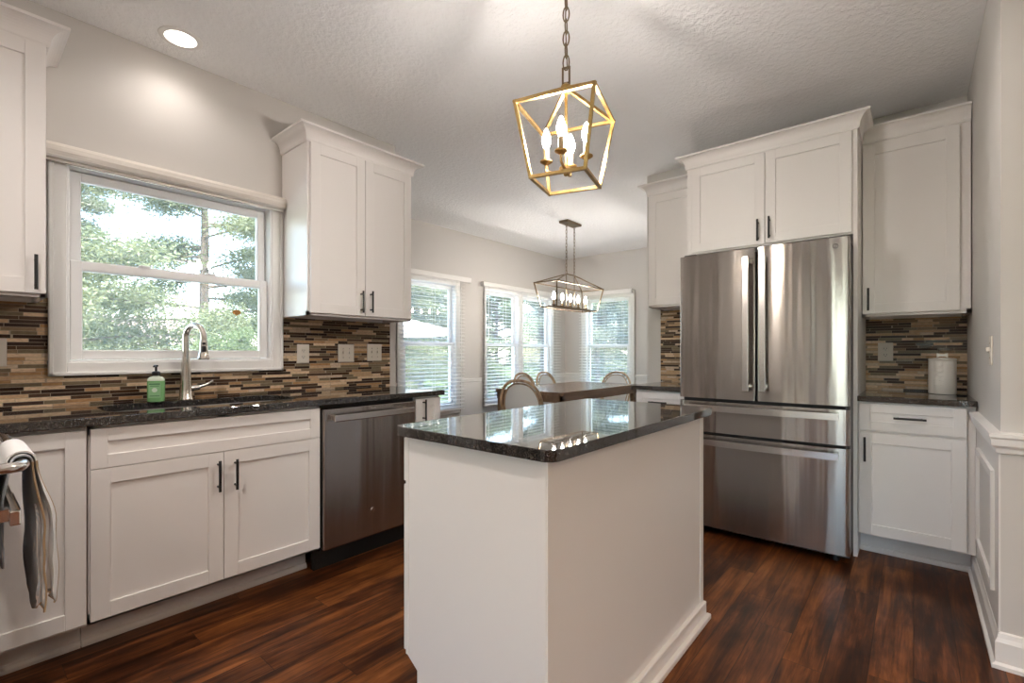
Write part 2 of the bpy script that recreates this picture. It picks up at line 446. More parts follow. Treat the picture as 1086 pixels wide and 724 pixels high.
bm = NB(); holed(bm, 'Y', YE, YE + T, XN, XFE + T, 0, H, [W5]); struct('wall_nook_end', bm, 'wall')
bm = NB(); box(bm, XFE, XFE + T, YF, YE, 0, H); struct('wall_nook_right', bm, 'wall')
bm = NB(); box(bm, XFE + T, XS + T, YF, YF + T, 0, H); struct('wall_right', bm, 'wall')
bm = NB(); box(bm, XS, XS + T, YS + T, YF, 0, H); struct('wall_side', bm, 'wall')
bm = NB(); box(bm, XS, 4.06, YS, YS + T, 0, H); struct('wall_hall', bm, 'wall')
bm = NB(); box(bm, -3.10, -1.0, -0.79, -0.65, 0, H); struct('wall_range', bm, 'wall')
bm = NB(); box(bm, -1.14, -1.0, -5.06, -0.79, 0, H); struct('wall_rear_left', bm, 'wall')
WR = [(-0.4, 1.0, 0.5, 2.2), (1.8, 3.4, 0.5, 2.2)]  # unseen window openings, added to bring daylight in behind the camera
bm = NB(); holed(bm, 'Y', -5.2, -5.06, -1.14, 4.2, 0, H, WR); struct('wall_rear', bm, 'wall')
bm = NB(); box(bm, 4.06, 4.2, -5.06, YS + T, 0, H); struct('wall_far_right', bm, 'wall')

# white wainscot below the chair rail in the nook and on the wall right of the cabinets
bm = NB()
holed(bm, 'X', XN, XN + 0.006, YL, YE, 0.10, 0.76, [(W2[0] - .05, W2[1] + .05, .1, .76), (W3[0] - .05, W4[1] + .05, .1, .76)])
struct('trim_1', bm, 'wainscot')
bm = NB(); holed(bm, 'Y', YE - 0.006, YE, XN + 0.006, XFE, 0.10, 0.76, [(W5[0] - .05, W5[1] + .05, .1, .76)]); struct('trim_2', bm, 'wainscot')
rail = [(0, 0), (0.012, 0.004), (0.014, 0.018), (0.024, 0.028), (0.026, 0.050), (0.030, 0.056), (0.030, 0.068), (0, 0.072)]
def mitre(bm, prof, axis, wall, d, a0, a1, m0):
    """moulding run along a wall; with m0 its start is cut for an outside corner"""
    n_ = len(prof); P = lambda p, q, a: (wall + d * p, a, q) if axis == 'X' else (a, wall + d * p, q)
    A = [bm.verts.new(P(p, q, a0 - (p if m0 else 0))) for p, q in prof]; Bv = [bm.verts.new(P(p, q, a1)) for p, q in prof]
    fs = [bm.faces.new(A), bm.faces.new(list(reversed(Bv)))] + [bm.faces.new((A[i], A[(i + 1) % n_], Bv[(i + 1) % n_], Bv[i])) for i in range(n_)]
    bmesh.ops.recalc_face_normals(bm, faces=fs)
def chair_rail(name, axis, wall, d, a0, a1, z, s=1.0, m0=False):
    bm = NB(); mitre(bm, [(p * s, z + q * s) for p, q in rail], axis, wall, d, a0, a1, m0)
    return struct(name, bm, 'trim')
ZR = 0.755
chair_rail('trim_3', 'X', XN, 1, YL, W2[0] - .08, ZR)
chair_rail('trim_4', 'X', XN, 1, W2[1] + .08, W3[0] - .08, ZR)
chair_rail('trim_5', 'X', XN, 1, W4[1] + .08, YE - .03, ZR)
chair_rail('trim_6', 'Y', YE, -1, XN, W5[0] - .08, ZR)
chair_rail('trim_7', 'Y', YE, -1, W5[1] + .08, XFE, ZR)
base = [(0, 0), (0.026, 0), (0.026, 0.014), (0.016, 0.022), (0.016, 0.095), (0.010, 0.110), (0.007, 0.125), (0, 0.13)]
def baseboard(name, axis, wall, d, a0, a1, m0=False):
    bm = NB(); mitre(bm, base, axis, wall, d, a0, a1, m0)
    return struct(name, bm, 'trim')
baseboard('baseboard_nook_left', 'X', XN, 1, YL, YE - .03)
baseboard('baseboard_nook_end', 'Y', YE, -1, XN, XFE)
# wall right of the cabinets
baseboard('baseboard_side', 'X', XS, -1, YS, 3.46, True)
baseboard('baseboard_hall', 'Y', YS, -1, XS, 4.06, True)
bm = NB(); box(bm, XS - 0.006, XS, YS, 3.30, 0.13, 0.79); struct('trim_8', bm, 'wainscot')
chair_rail('trim_9', 'X', XS, -1, YS, 3.29, 0.785, 1.1, True)
chair_rail('trim_10', 'Y', YS, -1, XS, 4.06, 0.785, 1.1, True)
bm = NB()
y0, y1, z0, z1 = 2.60, 3.19, 0.24, 0.70
for a in ((y0, y1, z0, z0 + .03), (y0, y1, z1 - .03, z1), (y0, y0 + .03, z0 + .03, z1 - .03), (y1 - .03, y1, z0 + .03, z1 - .03)):
    box(bm, XS - 0.018, XS - 0.005, a[0], a[1], a[2], a[3])
struct('trim_11', bm, 'trim')

# mosaic backsplashes, set on the walls
bm = NB()
holed(bm, 'X', XL, XL + 0.008, -0.65, 2.10, 0.9155, 1.40, [(0.286, 1.315, 1.05, 1.40)])
struct('trim_12', bm, 'mosaicY')
bm = NB(); box(bm, -0.243, XS, YF - 0.008, YF, 0.9155, 1.40); struct('trim_13', bm, 'mosaicX')
bm = NB(); box(bm, -1.655, -1.19, YF - 0.008, YF, 0.9155, 1.54); struct('trim_14', bm, 'mosaicX')

# ------------------------------------------------------------------ windows (local: x along the wall, front towards -y, wall face at y=0)
def window(n, loc, rotz, w_, z0, z1, sash_depth=0.05, casing=0.06, mid=None, stool=False, casing_on=True):
    """opening from x=0..w_, z0..z1; outside is +y"""
    r = sroot('window_%d' % n, loc, rotz)
    e = 0.002
    if casing_on:
        bm = NB(); c_ = casing
        for (a, b_, p, q) in ((-c_, 0.012, z0 - c_, z1 + c_), (w_ - 0.012, w_ + c_, z0 - c_, z1 + c_), (0.012, w_ - 0.012, z1 - 0.012, z1 + c_), (0.012, w_ - 0.012, z0 - c_, z0 + 0.012)):
            box(bm, a, b_, -0.020, -e, p, q, 0.003)
        for (a, b_, p, q) in ((-c_, -c_ + .018, z0 - c_, z1 + c_), (w_ + c_ - .018, w_ + c_, z0 - c_, z1 + c_), (-c_, w_ + c_, z1 + c_ - .018, z1 + c_), (-c_, w_ + c_, z0 - c_, z0 - c_ + .018)):
            box(bm, a, b_, -0.030, -e, p, q, 0.004)
        obj('casing', bm, 'trim', r)
    if mid is None: mid = (z0 + z1) / 2
    j = 0.022
    bm = NB()
    for (a, b_, p, q) in ((e, j, z0 + e, z1 - e), (w_ - j, w_ - e, z0 + e, z1 - e), (j, w_ - j, z1 - j, z1 - e), (j, w_ - j, z0 + e, z0 + j)):
        box(bm, a, b_, -0.012, 0.12, p, q, 0.002)
    obj('window_frame', bm, 'vinyl', r)
    def sash(name, p, q, yy, f):
        bm = NB(); a, b_ = j + .003, w_ - j - .003
        box(bm, a, a + f, yy, yy + .03, p, q, .004); box(bm, b_ - f, b_, yy, yy + .03, p, q, .004)
        box(bm, a + f - .002, b_ - f + .002, yy, yy + .03, q - f, q, .004); box(bm, a + f - .002, b_ - f + .002, yy, yy + .03, p, p + f, .004)
        s_ = obj(name, bm, 'vinyl', r)
        bm = NB(); box(bm, a + f - .004, b_ - f + .004, yy + .013, yy + .017, p + f - .004, q - f + .004)
        obj('pane', bm, 'glass', s_)
        return s_
    sash('upper_sash', mid - 0.022, z1 - j - .002, 0.055, 0.045)
    s_ = sash('lower_sash', z0 + j + .002, mid + 0.022, 0.018, 0.045)
    for k_ in (.30, .62):
        bm = NB(); box(bm, w_ * k_, w_ * k_ + .05, 0.006, 0.03, mid + .020, mid + .030, .003); obj('sash_lock', bm, 'vinyl', s_)
    return r
R90 = PI / 2
window(1, (XL, W1[0], 0), R90, W1[1] - W1[0], W1[2], W1[3], casing=0.05, mid=1.565)
window(2, (XN, W2[0], 0), R90, W2[1] - W2[0], W2[2], W2[3], mid=1.27, casing=0.075)
window(3, (XN, W3[0], 0), R90, W3[1] - W3[0], W3[2], W3[3], mid=1.27, casing=0.030)
window(4, (XN, W4[0], 0), R90, W4[1] - W4[0], W4[2], W4[3], mid=1.27, casing=0.030)
window(5, (W5[0], YE, 0), 0, W5[1] - W5[0], W5[2], W5[3], mid=1.27, casing=0.075)
window(6, (WR[0][1], -5.06, 0), PI, WR[0][1] - WR[0][0], 0.5, 2.2)
window(7, (WR[1][1], -5.06, 0), PI, WR[1][1] - WR[1][0], 0.5, 2.2)

# ------------------------------------------------------------------ cabinets (local: x along the run, front at y=0 facing -y, depth to +y)
def shaker(bm, x0, x1, z0, z1, t=0.020, f=0.058, y=0.0):
    """frame and recessed panel, back of the door on y, front on y - t"""
    b = 0.0012
    box(bm, x0, x0 + f, y - t, y, z0, z1, b); box(bm, x1 - f, x1, y - t, y, z0, z1, b)
    box(bm, x0 + f - .0005, x1 - f + .0005, y - t, y, z1 - f, z1, b); box(bm, x0 + f - .0005, x1 - f + .0005, y - t, y, z0, z0 + f, b)
    box(bm, x0 + f - .003, x1 - f + .003, y - t + 0.009, y - .002, z0 + f - .003, z1 - f + .003)
def pull(parent, x, z, y, ln=0.135, vertical=True):
    bm = NB(); r = 0.0058
    k = ln / 2; p = ln * 0.36
    if vertical:
        tube(bm, [(x, y - .030, z - k), (x, y - .030, z + k)], r, 10)
        for s_ in (-p, p): tube(bm, [(x, y - .031, z + s_), (x, y + .001, z + s_)], .0045, 8)
    else:
        tube(bm, [(x - k, y - .030, z), (x + k, y - .030, z)], r, 10)
        for s_ in (-p, p): tube(bm, [(x + s_, y - .031, z), (x + s_, y + .001, z)], .0045, 8)
    return obj('handle', bm, 'black', parent)
def door(t, x0, x1, z0, z1, hx=None, hz=None, name='door', vertical=True, f=0.058):
    bm = NB(); shaker(bm, x0, x1, z0, z1, f=f)
    d = obj(name, bm, 'white', t)
    if hx is not None: pull(d, hx, hz, -0.020, vertical=vertical)
    return d
def carcass(t, w_, d_, z0, z1, toe=None, hollow=False):
    bm = NB()
    if hollow:
        for b_ in ((0, .018, 0, d_, z0, z1), (w_ - .018, w_, 0, d_, z0, z1), (0, w_, d_ - .018, d_, z0, z1), (0, w_, 0, d_, z0, z0 + .018), (0, w_, 0, .018, z0, z0 + .04), (0, w_, 0, .018, z1 - .035, z1), (w_ / 2 - .02, w_ / 2 + .02, 0, .018, z0, z1)): box(bm, *b_)
    else: box(bm, 0, w_, 0.0, d_, z0, z1, 0.001)
    o = obj('carcass', bm, 'white', t)
    if toe:
        bm = NB(); box(bm, 0.0, w_, toe, d_, 0, z0 + .002)
        obj('toe_kick', bm, 'white', t)
        bm = NB(); prism(bm, [(toe - .016, 0), (toe - .016, .012), (toe - .010, .024), (toe + .001, .028), (toe + .001, 0)], 'X', 0, w_)
        obj('shoe_molding', bm, 'white', t)
    return o
def crown(t, x0, x1, d_, z, out=0.065, hgt=0.085, left=True, right=True):
    """cove crown running round the front and the two ends, mitred, as one mesh"""
    prof = [(0, 0), (0.008, 0.002), (0.012, 0.012)]
    for i in range(1, 9):
        a = i / 8 * PI / 2
        prof.append((0.012 + (out - 0.020) * (1 - math.cos(a)), 0.012 + (hgt - 0.024) * math.sin(a)))
    prof += [(out, hgt - 0.012), (out, hgt), (0, hgt)]
    bm = NB(); rows = []
    for (p, q) in prof:
        pts = []
        if left: pts += [(x0 - p, d_, z + q)]
        pts += [(x0 - (p if left else 0), -p, z + q), (x1 + (p if right else 0), -p, z + q)]
        if right: pts += [(x1 + p, d_, z + q)]
        rows.append([bm.verts.new(v_) for v_ in pts])
    fs = []
    n_ = len(rows)
    for i in range(n_):
        A, Bv = rows[i], rows[(i + 1) % n_]
        for k_ in range(len(A) - 1): fs.append(bm.faces.new((A[k_], A[k_ + 1], Bv[k_ + 1], Bv[k_])))
    fs.append(bm.faces.new([r_[0] for r_ in rows])); fs.append(bm.faces.new([r_[-1] for r_ in reversed(rows)]))
    # cap on top between the returns
    a = (x0 if left else x0); fs.append(bm.faces.new([bm.verts.new(v_) for v_ in ((x0, 0, z + hgt - .01), (x1, 0, z + hgt - .01), (x1, d_, z + hgt - .01), (x0, d_, z + hgt - .01))]))
    bmesh.ops.recalc_face_normals(bm, faces=fs)
    return obj('crown_molding', bm, 'white', t)

XC = -2.34 - 0.020             # carcass front of the left run, doors stand 2 cm proud
DB = XC - XL + 0.0             # unused sign helper
dL = abs(XL - XC) - 0.003
# left base cabinet, by the left edge of the frame
t = thing('base_cabinet', 'white base cabinet with one plain door at the far left, behind the towel', 'cabinet', (XC, -0.60, 0), R90)
carcass(t, 0.933, dL, 0.135, 0.882, toe=0.148)
door(t, 0.45, 0.928, 0.15, 0.868)
# sink base
t = thing('sink_base_cabinet', 'white sink base cabinet, two doors with black bar pulls under a false drawer front', 'cabinet', (XC, 0.336, 0), R90)
carcass(t, 0.906, dL, 0.135, 0.882, toe=0.148, hollow=True)
door(t, 0.004, 0.4505, 0.150, 0.7165, hx=0.428, hz=0.616)
door(t, 0.4535, 0.900, 0.150, 0.7165, hx=0.497, hz=0.612)
door(t, 0.004, 0.900, 0.7195, 0.870, name='false_front', f=0.05)
# narrow end cabinet
t = thing('base_cabinet', 'narrow white base cabinet with a vertical black pull, right of the dishwasher', 'cabinet', (XC, 1.852, 0), R90)
carcass(t, 0.205, dL, 0.135, 0.882, toe=0.148)
door(t, 0.003, 0.200, 0.150, 0.872, hx=0.058, hz=0.798, f=0.05)

# dishwasher
t = thing('dishwasher', 'stainless dishwasher built in between the white base cabinets under the counter', 'dishwasher', (XC, 1.244, 0), R90)
bm = NB(); box(bm, 0.003, 0.603, 0.0, dL, 0.12, 0.880); obj('body', bm, 'dark', t)
bm = NB(); box(bm, 0.006, 0.600, -0.030, -0.001, 0.128, 0.862, 0.006, 2); dd = obj('door', bm, 'steel', t)
bm = NB(); box(bm, 0.045, 0.560, -0.075, -0.060, 0.795, 0.832, 0.005, 2)
for xx in (0.055, 0.530): box(bm, xx, xx + 0.022, -0.062, -0.029, 0.800, 0.827, 0.003)
obj('handle', bm, 'steel_plain', dd)
bm = NB(); tube(bm, [(0.30, -0.0305, 0.272), (0.30, -0.0335, 0.272)], 0.013, 20); obj('badge', bm, 'chrome', dd)
bm = NB(); box(bm, 0.284, 0.318, -0.0315, -0.0305, 0.842, 0.849); obj('badge', bm, 'steel_plain', dd)
bm = NB(); box(bm, 0.003, 0.603, 0.07, 0.10, 0.0, 0.12); obj('toe_kick', bm, 'dark', t)

# left countertop with the sink cut out (an L running into the corner by the range)
def rounded(x0, x1, y0, y1, r, n_=6):
    pts = []
    for cx_, cy_, a0 in ((x1 - r, y1 - r, 0), (x0 + r, y1 - r, PI / 2), (x0 + r, y0 + r, PI), (x1 - r, y0 + r, 3 * PI / 2)):
        for i in range(n_ + 1):
            a = a0 + i / n_ * PI / 2; pts.append((cx_ + r * math.cos(a), cy_ + r * math.sin(a)))
    return pts
def slab(bm, outer, hole, z0, z1):
    """flat slab between two outlines (hole optional), filled by triangles"""
    loops = []
    for z in (z0, z1):
        es = []
        for lp in ([outer] + ([hole] if hole else [])):
            vs = [bm.verts.new((p[0], p[1], z)) for p in lp]; loops.append(vs)
            es += [bm.edges.new((vs[i], vs[(i + 1) % len(vs)])) for i in range(len(vs))]
        bmesh.ops.triangle_fill(bm, edges=es, use_beauty=True)
    k_ = len(loops) // 2
    for a, b_ in zip(loops[:k_], loops[k_:]):
        for i in range(len(a)):
            j = (i + 1) % len(a); bm.faces.new((a[i], a[j], b_[j], b_[i]))
    bmesh.ops.recalc_face_normals(bm, faces=bm.faces[:])
SKX0, SKX1, SKY0, SKY1 = -2.83, -2.455, 0.42, 1.205
bm = NB()
e = 0.004
slab(bm, [(XL + .009, -0.645), (-2.32, -0.645), (-2.32, 2.072), (-2.326, 2.078), (XL + .009, 2.078)], rounded(SKX0, SKX1, SKY0, SKY1, 0.10), 0.884, 0.915)
o = obj('countertop', bm, 'granite'); tag(o, 'long dark granite countertop with the sink cut out, under the kitchen window', 'countertop')
md = o.modifiers.new('edge', 'BEVEL'); md.width = 0.003; md.segments = 2; md.limit_method = 'ANGLE'; md.angle_limit = math.radians(60)

# sink
t = thing('sink', 'undermount stainless sink basin set in the dark granite under the window', 'sink', ((SKX0 + SKX1) / 2, (SKY0 + SKY1) / 2, 0.70))
bm = NB()
hx, hy = (SKX1 - SKX0) / 2 + .006, (SKY1 - SKY0) / 2 + .006
ro = [rounded(-hx - a, hx + a, -hy - a, hy + a, 0.10) for a in (0.02, 0.0)]
ri = rounded(-hx + .02, hx - .02, -hy + .02, hy - .02, 0.09)
z_ = 0.1835
rows = [[(p, z_) for p in ro[0]], [(p, z_) for p in ro[1]], [(p, 0.0) for p in ri]]
vr = [[bm.verts.new((p[0], p[1], z)) for p, z in rw] for rw in rows]
for A, Bv in zip(vr, vr[1:]):
    for i in range(len(A)):
        j = (i + 1) % len(A); bm.faces.new((A[i], A[j], Bv[j], Bv[i]))
bm.faces.new(vr[-1])
bmesh.ops.recalc_face_normals(bm, faces=bm.faces[:])
o = obj('basin', bm, 'sinksteel', t)
md = o.modifiers.new('wall', 'SOLIDIFY'); md.thickness = 0.0012
bm = NB(); lathe(bm, [(0.0, 0.002), (0.045, 0.002), (0.045, 0.006), (0.03, 0.004), (0, 0.004)]); obj('drain', bm, 'chrome', t)

# faucet
FX, FY = -2.872, 0.790
t = thing('faucet', 'tall brushed nickel gooseneck faucet with pull-down spray head behind the sink', 'faucet', (FX, FY, 0.915))
bm = NB(); lathe(bm, [(0.034, 0.0), (0.034, 0.006), (0.030, 0.012), (0.027, 0.06), (0.021, 0.17), (0.0165, 0.22)], seg=20); obj('body', bm, 'nickel', t)
bm = NB()
path = [(0, 0, 0.20), (0, 0, 0.32)]
ux, uy = 0.93, 0.37
for i in range(1, 13):
    a = i / 12 * PI; R = 0.062
    path.append((ux * R * (1 - math.cos(a)), uy * R * (1 - math.cos(a)), 0.32 + R * math.sin(a)))
path += [(ux * .124, uy * .124, .30)]
tube(bm, path, 0.0145, 14); obj('neck', bm, 'nickel', t)
bm = NB(); cxy = (ux * .124, uy * .124)
lathe(bm, [(0.0150, 0.305), (0.0175, 0.290), (0.0185, 0.255), (0.024, 0.228), (0.027, 0.213), (0.022, 0.206), (0, 0.206)], c=cxy, seg=18)
hd = obj('spray_head', bm, 'nickel', t)
bm = NB()
px_ = (cxy[0] + .0165, cxy[1] - .004)
box(bm, px_[0] - .004, px_[0] + .004, px_[1] - .010, px_[1] + .010, 0.243, 0.275, .003); box(bm, px_[0] - .004, px_[0] + .0035, px_[1] - .008, px_[1] + .008, 0.281, 0.293, .003)
obj('button', bm, 'pump', hd)
bm = NB(); tube(bm, [(0, 0.015, 0.055), (0, 0.062, 0.060)], [0.016, 0.013], 14); tube(bm, [(0, 0.055, 0.060), (0.012, 0.085, 0.070), (0.020, 0.120, 0.092)], [0.008, 0.007, 0.006], 10); obj('lever', bm, 'nickel', t)

# soap bottle
t = thing('soap_bottle', 'green hand soap bottle with black pump standing behind the sink', 'soap bottle', (-2.83, 0.654, 0.915), math.radians(62))
def sup(bm, prof, sq=0.62, seg=24):
    rings = []
    for r, z in prof:
        rings.append([bm.verts.new((r * math.copysign(abs(math.cos(2 * PI * k / seg)) ** .6, math.cos(2 * PI * k / seg)), r * sq * math.copysign(abs(math.sin(2 * PI * k / seg)) ** .6, math.sin(2 * PI * k / seg)), z)) for k in range(seg)])
    for A, Bv in zip(rings, rings[1:]):
        for k in range(seg): bm.faces.new((A[k], A[(k + 1) % seg], Bv[(k + 1) % seg], Bv[k]))
    bm.faces.new(list(reversed(rings[0]))); bm.faces.new(rings[-1])
    bmesh.ops.recalc_face_normals(bm, faces=bm.faces[:])
    for f_ in bm.faces: f_.smooth = True
bm = NB(); sup(bm, [(0.028, 0.0), (0.034, 0.004), (0.035, 0.020), (0.035, 0.100), (0.0345, 0.104)]); obj('bottle', bm, 'green', t)
bm = NB(); sup(bm, [(0.0348, 0.1042), (0.033, 0.114), (0.026, 0.122), (0.014, 0.126), (0.013, 0.130)]); obj('shoulder', bm, 'clear', t)
bm = NB(); box(bm, -.025, .025, -0.0232, -0.0222, 0.022, 0.096, .0004); lb = obj('label', bm, 'label', t)
bm = NB(); box(bm, -.022, .022, -0.0236, -0.0230, 0.086, 0.092); obj('print', bm, 'labeldark', lb)
for a_, p_, q_ in ((.018, .078, .081), (.020, .030, .033)):
    bm = NB(); box(bm, -a_, a_, -0.0236, -0.0230, p_, q_); obj('print', bm, 'labeldark', lb)
bm = NB(); tube(bm, [(0, -0.0228, 0.060), (0, -0.0238, 0.060)], 0.011, 20); obj('emblem', bm, 'labelwhite', lb)
bm = NB(); lathe(bm, [(0.017, 0.130), (0.017, 0.146), (0.012, 0.150), (0.005, 0.151), (0.005, 0.172), (0.009, 0.173), (0.009, 0.181), (0, 0.182)], seg=16); tube(bm, [(0, 0, 0.177), (0.0, -0.034, 0.174)], .0045, 8); obj('pump', bm, 'pump', t)

# wall plates (local: front -y, centre origin)
def plate(label, loc, rotz, w_, kind, cat='outlet', name='outlet_plate', group=None):
    t = thing(name, label, cat, loc, rotz, group)
    bm = NB(); box(bm, -w_ / 2, w_ / 2, -0.006, 0, -0.0595, 0.0595, 0.0025, 2); obj('cover_plate', bm, 'plate', t)
    if kind == 'duplex':
        for z in (-0.020, 0.020):
            bm = NB(); box(bm, -0.0165, 0.0165, -0.0085, -0.005, z - .0135, z + .0135, 0.004, 2); s_ = obj('socket', bm, 'plate', t)
            bm = NB(); box(bm, -0.0075, -0.005, -0.009, -0.008, z - .002, z + .006); box(bm, 0.005, 0.0075, -0.009, -0.008, z - .002, z + .006); tube(bm, [(0, -.0078, z - .008), (0, -.009, z - .008)], .0025, 8); obj('slots', bm, 'dark', s_)
    else:
        n_ = 2 if kind == 'double' else 1
        for i in range(n_):
            x = (i - (n_ - 1) / 2) * 0.046
            bm = NB(); box(bm, x - .0045, x + .0045, -0.017, -0.004, -.004, .014, .002); box(bm, x - .006, x + .006, -.0072, -.005, -.013, .013, .0008); obj('toggle', bm, 'plate', t)
            for z in (-.030, .030):
                bm = NB(); tube(bm, [(x, -.0055, z), (x, -.0072, z)], .003, 8); obj('screw', bm, 'nickel', t)
    return t
WP = XL + 0.0082
plate('almond outlet plate on the mosaic at the extreme left edge, left of the window', (WP, 0.122, 1.157), R90, 0.075, 'duplex')
plate('almond duplex outlet plate on the mosaic directly right of the window casing', (WP, 1.445, 1.150), R90, 0.078, 'duplex')
plate('almond double switch plate on the mosaic, nearer the window of the two', (WP, 1.743, 1.153), R90, 0.118, 'double', 'switch', 'switch_plate')
plate('almond double switch plate at the right end of the left mosaic backsplash', (WP, 1.965, 1.158), R90, 0.118, 'double', 'switch', 'switch_plate')
plate('almond outlet plate on the mosaic behind the canister, right of the refrigerator', (-0.140, YF - 0.0082, 1.162), 0, 0.078, 'duplex')
plate('white single light switch on the side wall beside the right-hand corner', (XS - 0.0002, 2.756, 1.165), -R90, 0.072, 'single', 'switch', 'switch_plate')

# upper cabinets on the left wall
XU = -2.62 - 0.020
dU = abs(XL - XU) - 0.003
def upper(t, w_, d_, z0, z1):
    bm = NB()
    box(bm, 0, w_, 0, d_, z0 + 0.022, z1, 0.001)
    box(bm, 0, w_, 0, 0.018, z0, z0 + .024); box(bm, 0, 0.018, 0, d_, z0, z0 + .024); box(bm, w_ - .018, w_, 0, d_, z0, z0 + .024); box(bm, 0, w_, d_ - .018, d_, z0, z0 + .024)
    return obj('carcass', bm, 'white', t)
t = thing('upper_cabinet', 'white wall cabinet cut off by the left edge, left of the window', 'cabinet', (XU, -0.55, 0), R90)
upper(t, 0.80, dU, 1.375, 2.375)
door(t, 0.403, 0.797, 1.388, 2.368, hx=0.768, hz=1.468); door(t, 0.003, 0.399, 1.388, 2.368)
crown(t, 0, 0.80, dU, 2.368, left=False)
t = thing('upper_cabinet', 'white two-door wall cabinet with crown molding hung right of the window', 'cabinet', (XU, 1.317, 0), R90)
upper(t, 0.732, dU, 1.372, 2.37)
door(t, 0.012, 0.363, 1.385, 2.360, hx=0.332, hz=1.470); door(t, 0.367, 0.720, 1.385, 2.360, hx=0.400, hz=1.474)
crown(t, 0, 0.732, dU, 2.362)

# roller shade cassette above the sink window
t = thing('roller_shade', 'beige fabric roller shade rolled up above the kitchen sink window', 'window shade', (XL, 0.262, 0), R90)
bm = NB(); prism(bm, [(-0.002, 2.025), (-0.055, 2.022), (-0.068, 2.030), (-0.074, 2.050), (-0.070, 2.072), (-0.058, 2.088), (-0.002, 2.092)], 'X', 0.0, 1.050); obj('cassette', bm, 'shade', t)
bm = NB(); box(bm, 0.004, 1.044, -0.050, -0.034, 2.004, 2.022, 0.003); obj('bottom_bar', bm, 'nickel', t)

# suncatcher on the lower pane
t = thing('suncatcher', 'small amber oval suncatcher stuck on the lower pane of the sink window', 'ornament', (-2.9790, 1.068, 1.388), R90)
bm = NB()
vs = []
for r, y in ((0.0, -.008), (0.012, -.0085), (0.020, -.006), (0.021, -.003)):
    pass
tube(bm, [(0, -.006, 0), (0, -.002, 0)], 0.021, 20)
for v_ in bm.verts: v_.co.z *= 0.72
tube(bm, [(0, -.004, -0.012), (0, -.004, -0.022)], .003, 8)
M['amber'] = mat('amber_glass', (0.36, 0.16, 0.035), 0.2)
obj('ornament', bm, 'amber', t)

# ------------------------------------------------------------------ island
IX0, IX1, IY0, IY1 = -1.285, -0.710, 0.980, 2.140
t = thing('kitchen_island', 'white kitchen island cabinet with plain panelled sides in the middle of the floor', 'island', (0, 0, 0))
bm = NB(); box(bm, IX0 + .02, IX1 - .004, IY0 + .004, IY1 - .004, 0.145, 0.884); box(bm, IX0 + .055, IX1 - .004, IY0 + .004, IY1 - .004, 0.0, 0.15); obj('carcass', bm, 'white', t)
bm = NB()
prism(bm, [(IX0, 0.884), (IX1, 0.884), (IX1, 0.0), (IX0 + .055, 0.0), (IX0 + .055, 0.125), (IX0, 0.160)], 'Y', IY0, IY0 + .006)
box(bm, IX1 - .030, IX1, IY0 - .006, IY0 + .004, 0.0, 0.884, .001); box(bm, IX0, IX0 + .012, IY0 - .004, IY0 + .004, 0.160, 0.884, .001)
obj('end_panel', bm, 'white', t)
bm = NB(); box(bm, IX1 - .006, IX1, IY0 + .002, IY1, 0, 0.884); box(bm, IX1 - .001, IX1 + .004, IY1 - .035, IY1, 0, 0.884, .001); box(bm, IX1 - .001, IX1 + .004, IY0 - .004, IY0 + .012, 0, 0.884, .001)
obj('side_panel', bm, 'white', t)
bm = NB()
for (a, b_, hh) in ((0.018, 0.0, 0.070), (0.038, 0.018, 0.022)):
    box(bm, IX1 + b_, IX1 + a, IY0 - a, IY1 + 0.0, 0, hh, .003)
    box(bm, IX0 + .06, IX1 + b_ + .001, IY0 - a, IY0 - b_, 0, hh, .003)
obj('baseboard', bm, 'white', t)
# doors and drawers on the sink side
for k_, (a, b_) in enumerate(((IY0 + .004, IY0 + .575), (IY0 + .582, IY1 - .004))):
    for z0, z1, nm in ((0.165, 0.717, 'door'), (0.729, 0.872, 'drawer')):
        bm = NB(); shaker(bm, -b_, -a, z0, z1, f=.05)
        bmesh.ops.rotate(bm, verts=bm.verts, cent=(0, 0, 0), matrix=Matrix.Rotation(-R90, 3, 'Z'))
        for v_ in bm.verts: v_.co.x += IX0 + .0
        d_ = obj(nm, bm, 'white', t)
        bm = NB(); yc = (a + b_) / 2
        if nm == 'drawer': ends = ((yc - .065, .80), (yc + .065, .80))
        else:
            yy = b_ - .03 if k_ == 0 else a + .03
            ends = ((yy, .56), (yy, .69))
        tube(bm, [(IX0 - .050, ends[0][0], ends[0][1]), (IX0 - .050, ends[1][0], ends[1][1])], .0058, 8)
        for f_ in (.15, .85):
            py, pz = ends[0][0] + (ends[1][0] - ends[0][0]) * f_, ends[0][1] + (ends[1][1] - ends[0][1]) * f_
            tube(bm, [(IX0 - .050, py, pz), (IX0 - .019, py, pz)], .0045, 8)
        obj('handle', bm, 'black', d_)
bm = NB()
slab(bm, rounded(-1.318, -0.674, 0.948, 2.180, 0.035, 5), None, 0.884, 0.915)
o = obj('island_countertop', bm, 'granite'); tag(o, 'polished dark granite slab on the white kitchen island', 'countertop')
md = o.modifiers.new('edge', 'BEVEL'); md.width = 0.003; md.segments = 2; md.limit_method = 'ANGLE'; md.angle_limit = math.radians(60)

